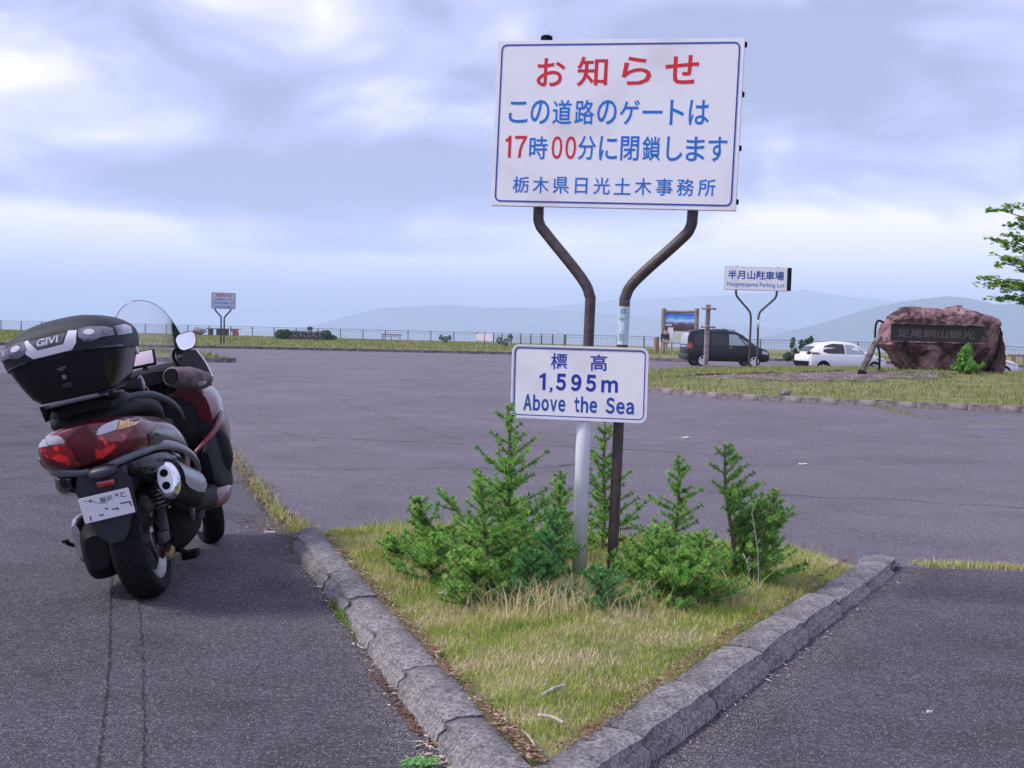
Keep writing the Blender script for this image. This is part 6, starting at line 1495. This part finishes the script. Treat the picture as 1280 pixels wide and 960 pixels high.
body('front_fender', [(1.28, .07, .40, .50), (1.40, .085, .48, .585), (1.56, .09, .52, .61), (1.72, .08, .47, .57), (1.80, .06, .40, .50)], M_maroon, 2.6)
for sg_ in (-1, 1):
    bm = bmesh.new(); tube(bm, [(sg_*.10, 1.55, .28), (sg_*.10, 1.44, .60), (sg_*.10, 1.34, .88)], .022, seg=10); part('front_fork', bm, M_dark, 60)
# --- cockpit
body('dashboard', [(.98, .12, .92, 1.02), (1.06, .20, .92, 1.07), (1.2, .24, .92, 1.10), (1.36, .20, .93, 1.06), (1.5, .1, .93, 1.0)], M_blackpl, 3.0)
bm = bmesh.new(); tube(bm, smooth_path([(-.31, .89, 1.02), (-.24, .93, 1.04), (-.1, 1.0, 1.03), (.1, 1.0, 1.03), (.24, .93, 1.02), (.31, .89, 1.0)], 4), .016, seg=10); part('handlebar', bm, M_dark, 60)
body('handlebar_cover', [(.90, .12, .99, 1.06), (.95, .17, .98, 1.08), (1.02, .15, .98, 1.07)], M_blackpl, 3.)
gm = Matrix.Translation((-.022, 1.03, 1.145)) @ Matrix.Rotation(R(-22), 4, 'X') @ Matrix.Rotation(R(4), 4, 'Z')
def tb(nm, s_, c, mt, bev): bm = bmesh.new(); box(bm, c, s_, bev=bev); bmesh.ops.transform(bm, matrix=gm, verts=bm.verts); return part(nm, bm, mt)
nv = tb('navigation_unit', (.145, .022, .098), (0, 0, 0), M_blackpl, .008); o = tb('navigation_screen', (.122, .003, .078), (0, -.0125, 0), M_screen, .001)
bm = bmesh.new(); tube(bm, [(-.02, 1.03, 1.12), (-.01, 1.0, 1.05)], .014, seg=8); part('navigation_mount', bm, M_dark)
for sg_ in (-1, 1):
    # fabric cuff: open wrist end faces the rider, tapering outward and forward round the grip
    bm = bmesh.new(); A = Vector((sg_*.178, .70, 1.012)); B = Vector((sg_*.305, .98, .950)); ax_ = (B-A).normalized(); sd_ = ax_.cross(Vector((0, 0, 1))).normalized(); up_ = sd_.cross(ax_); rings = []
    st = [(0.10, .030), (.02, .040), (0, .050), (.04, .062), (.2, .064), (.45, .068), (.72, .064), (.9, .056), (1.0, .035)]
    for t_, r_ in st:
        c = A.lerp(B, t_); rings.append([bm.verts.new(c+(sd_*math.cos(x)*r_+up_*math.sin(x)*r_*.88)*(1+.04*math.sin(3*x+t_*9))) for x in (2*math.pi*i/28 for i in range(28))])
    for P_, Q_ in zip(rings, rings[1:]):
        for i in range(28): bm.faces.new((P_[i], P_[(i+1) % 28], Q_[(i+1) % 28], Q_[i]))
    bm.faces.new(rings[0]); bm.faces.new(rings[-1]); cf = part('hand_cuff', bm, M_fabric, 60)
    bm = bmesh.new(); c = A.lerp(B, .018); tube(bm, [c-ax_*.012, c+ax_*.02], .041, seg=24); part('cuff_opening', bm, M_dark)
    bf = bvh_of(cf)
    if sg_ > 0: text('print', 'KOM', (.544, .930, .600, .952), 0, M_print, sk, bold=.05, depth=.003, italic=.2, bvh=bf, d=Vector((-.32, 1, .0)).normalized())
    # wind deflector before the hand
    G_ = [(.14, 1.095), (.20, 1.140), (.268, 1.132), (.302, 1.05), (.322, .965), (.300, .915), (.22, .93), (.15, 1.0)]
    bm = bmesh.new(); prism(bm, G_, .010, to3d=lambda u, v_, w_: Vector((sg_*u, 1.08+w_+.10*(.3-u)+1.4*max(0, .24-abs(u-.1))*.0, v_)), bev=.004); part('hand_guard', bm, M_greypl)
    bm = bmesh.new(); P = smooth_path([(sg_*.268, 1.078, 1.132), (sg_*.304, 1.074, 1.05), (sg_*.323, 1.07, .965)], 5); tube(bm, P, .005, seg=6); part('guard_edge', bm, M_silver, 60)
    # mirror
    bm = bmesh.new(); tube(bm, smooth_path([(sg_*.165, 1.02, 1.06), (sg_*.150, 1.01, 1.11), (sg_*.17, .99, 1.150), (sg_*.225, .97, 1.165)], 5), .008, seg=8); part('mirror_stem', bm, M_dark, 60)
    mm_ = Matrix.Translation((sg_*.250, .955, 1.185)) @ Matrix.Rotation(R(14)*sg_, 4, 'Z') @ Matrix.Rotation(R(-7), 4, 'X')
    sh = [(x_, z_) for x_, z_ in rrect(-.052, -.046, .052, .046, .034, 6)]; sh = [(x_*(1+.12*z_/.046), z_+.10*x_*sg_) for x_, z_ in sh]
    bm = bmesh.new(); prism(bm, [(x_*1.07, z_*1.08) for x_, z_ in sh], .030, bev=.010); bmesh.ops.transform(bm, matrix=mm_, verts=bm.verts); part('mirror_shell', bm, M_blackpl)
    bm = bmesh.new(); prism(bm, [(x_*.98, z_*.98) for x_, z_ in sh], .0022); bmesh.ops.translate(bm, vec=(0, -.0028, 0), verts=bm.verts); bmesh.ops.transform(bm, matrix=mm_, verts=bm.verts); part('mirror_glass', bm, M_chrome, 20)
    bm = bmesh.new(); r_ = bmesh.ops.create_icosphere(bm, subdivisions=2, radius=.017); bmesh.ops.translate(bm, vec=(sg_*.19, .99, 1.105), verts=bm.verts); part('mirror_joint', bm, M_greypl, 60)
# windscreen: one curved thin sheet
bm = bmesh.new(); g_ = []; nz_ = 30
for i in range(nz_+1):
    t_ = math.sin(math.pi/2*i/nz_); z = 1.02+.450*t_
    w_ = (.215-.055*t_)*(1-t_**5.0)**.5 if i < nz_ else .004
    g_.append([Vector((w_*(-1+2*j/16), 1.34-.26*t_-1.6*(w_*(-1+2*j/16))**2*(1.1-.4*t_), z)) for j in range(17)])
vv_ = [[bm.verts.new(p) for p in row] for row in g_]
for A, B in zip(vv_, vv_[1:]):
    for j in range(16): bm.faces.new((A[j], A[j+1], B[j+1], B[j]))
part('windscreen', bm, M_glass, 60)
edge = [g_[i][16] for i in range(nz_+1)]+[g_[i][0] for i in range(nz_, -1, -1)]
bm = bmesh.new(); tube(bm, edge, .0020, seg=6); part('windscreen_edge', bm, M_trim, 60)
# keys hanging from the ignition
bm = bmesh.new(); P = [Vector((-.006+.012*math.cos(a), .88, .972+.016*math.sin(a))) for a in (2*math.pi*i/14 for i in range(15))]; tube(bm, P, .003, seg=6, cap=False); tube(bm, [(-.014, .88, .958), (-.022, .885, .925)], .005, seg=6); kc = part('key_ring', bm, M_orange, 60)
bm = bmesh.new(); box(bm, (.012, .88, .93), (.024, .012, .034), bev=.006); part('key_fob', bm, M_alu)
# ================================================================== AIR
bm = bmesh.new(); ZT, ZB = 430.0, -760.0
bmesh.ops.create_cube(bm, size=1.0); bmesh.ops.scale(bm, vec=(70000, 70000, ZT-ZB), verts=bm.verts); bmesh.ops.translate(bm, vec=(0, 0, (ZT+ZB)/2), verts=bm.verts)
MH = bpy.data.materials.new('haze'); MH.use_nodes = True; t = MH.node_tree; t.nodes.remove(t.nodes['Principled BSDF'])
pv_ = t.nodes.new('ShaderNodeVolumePrincipled'); pv_.inputs['Color'].default_value = (.70, .84, 1.0, 1); pv_.inputs['Density'].default_value = .00027; pv_.inputs['Anisotropy'].default_value = 0.0
t.links.new(pv_.outputs[0], t.nodes['Material Output'].inputs['Volume'])
hz_ = fin('haze', bm, MH); hz_['kind'] = 'stuff'
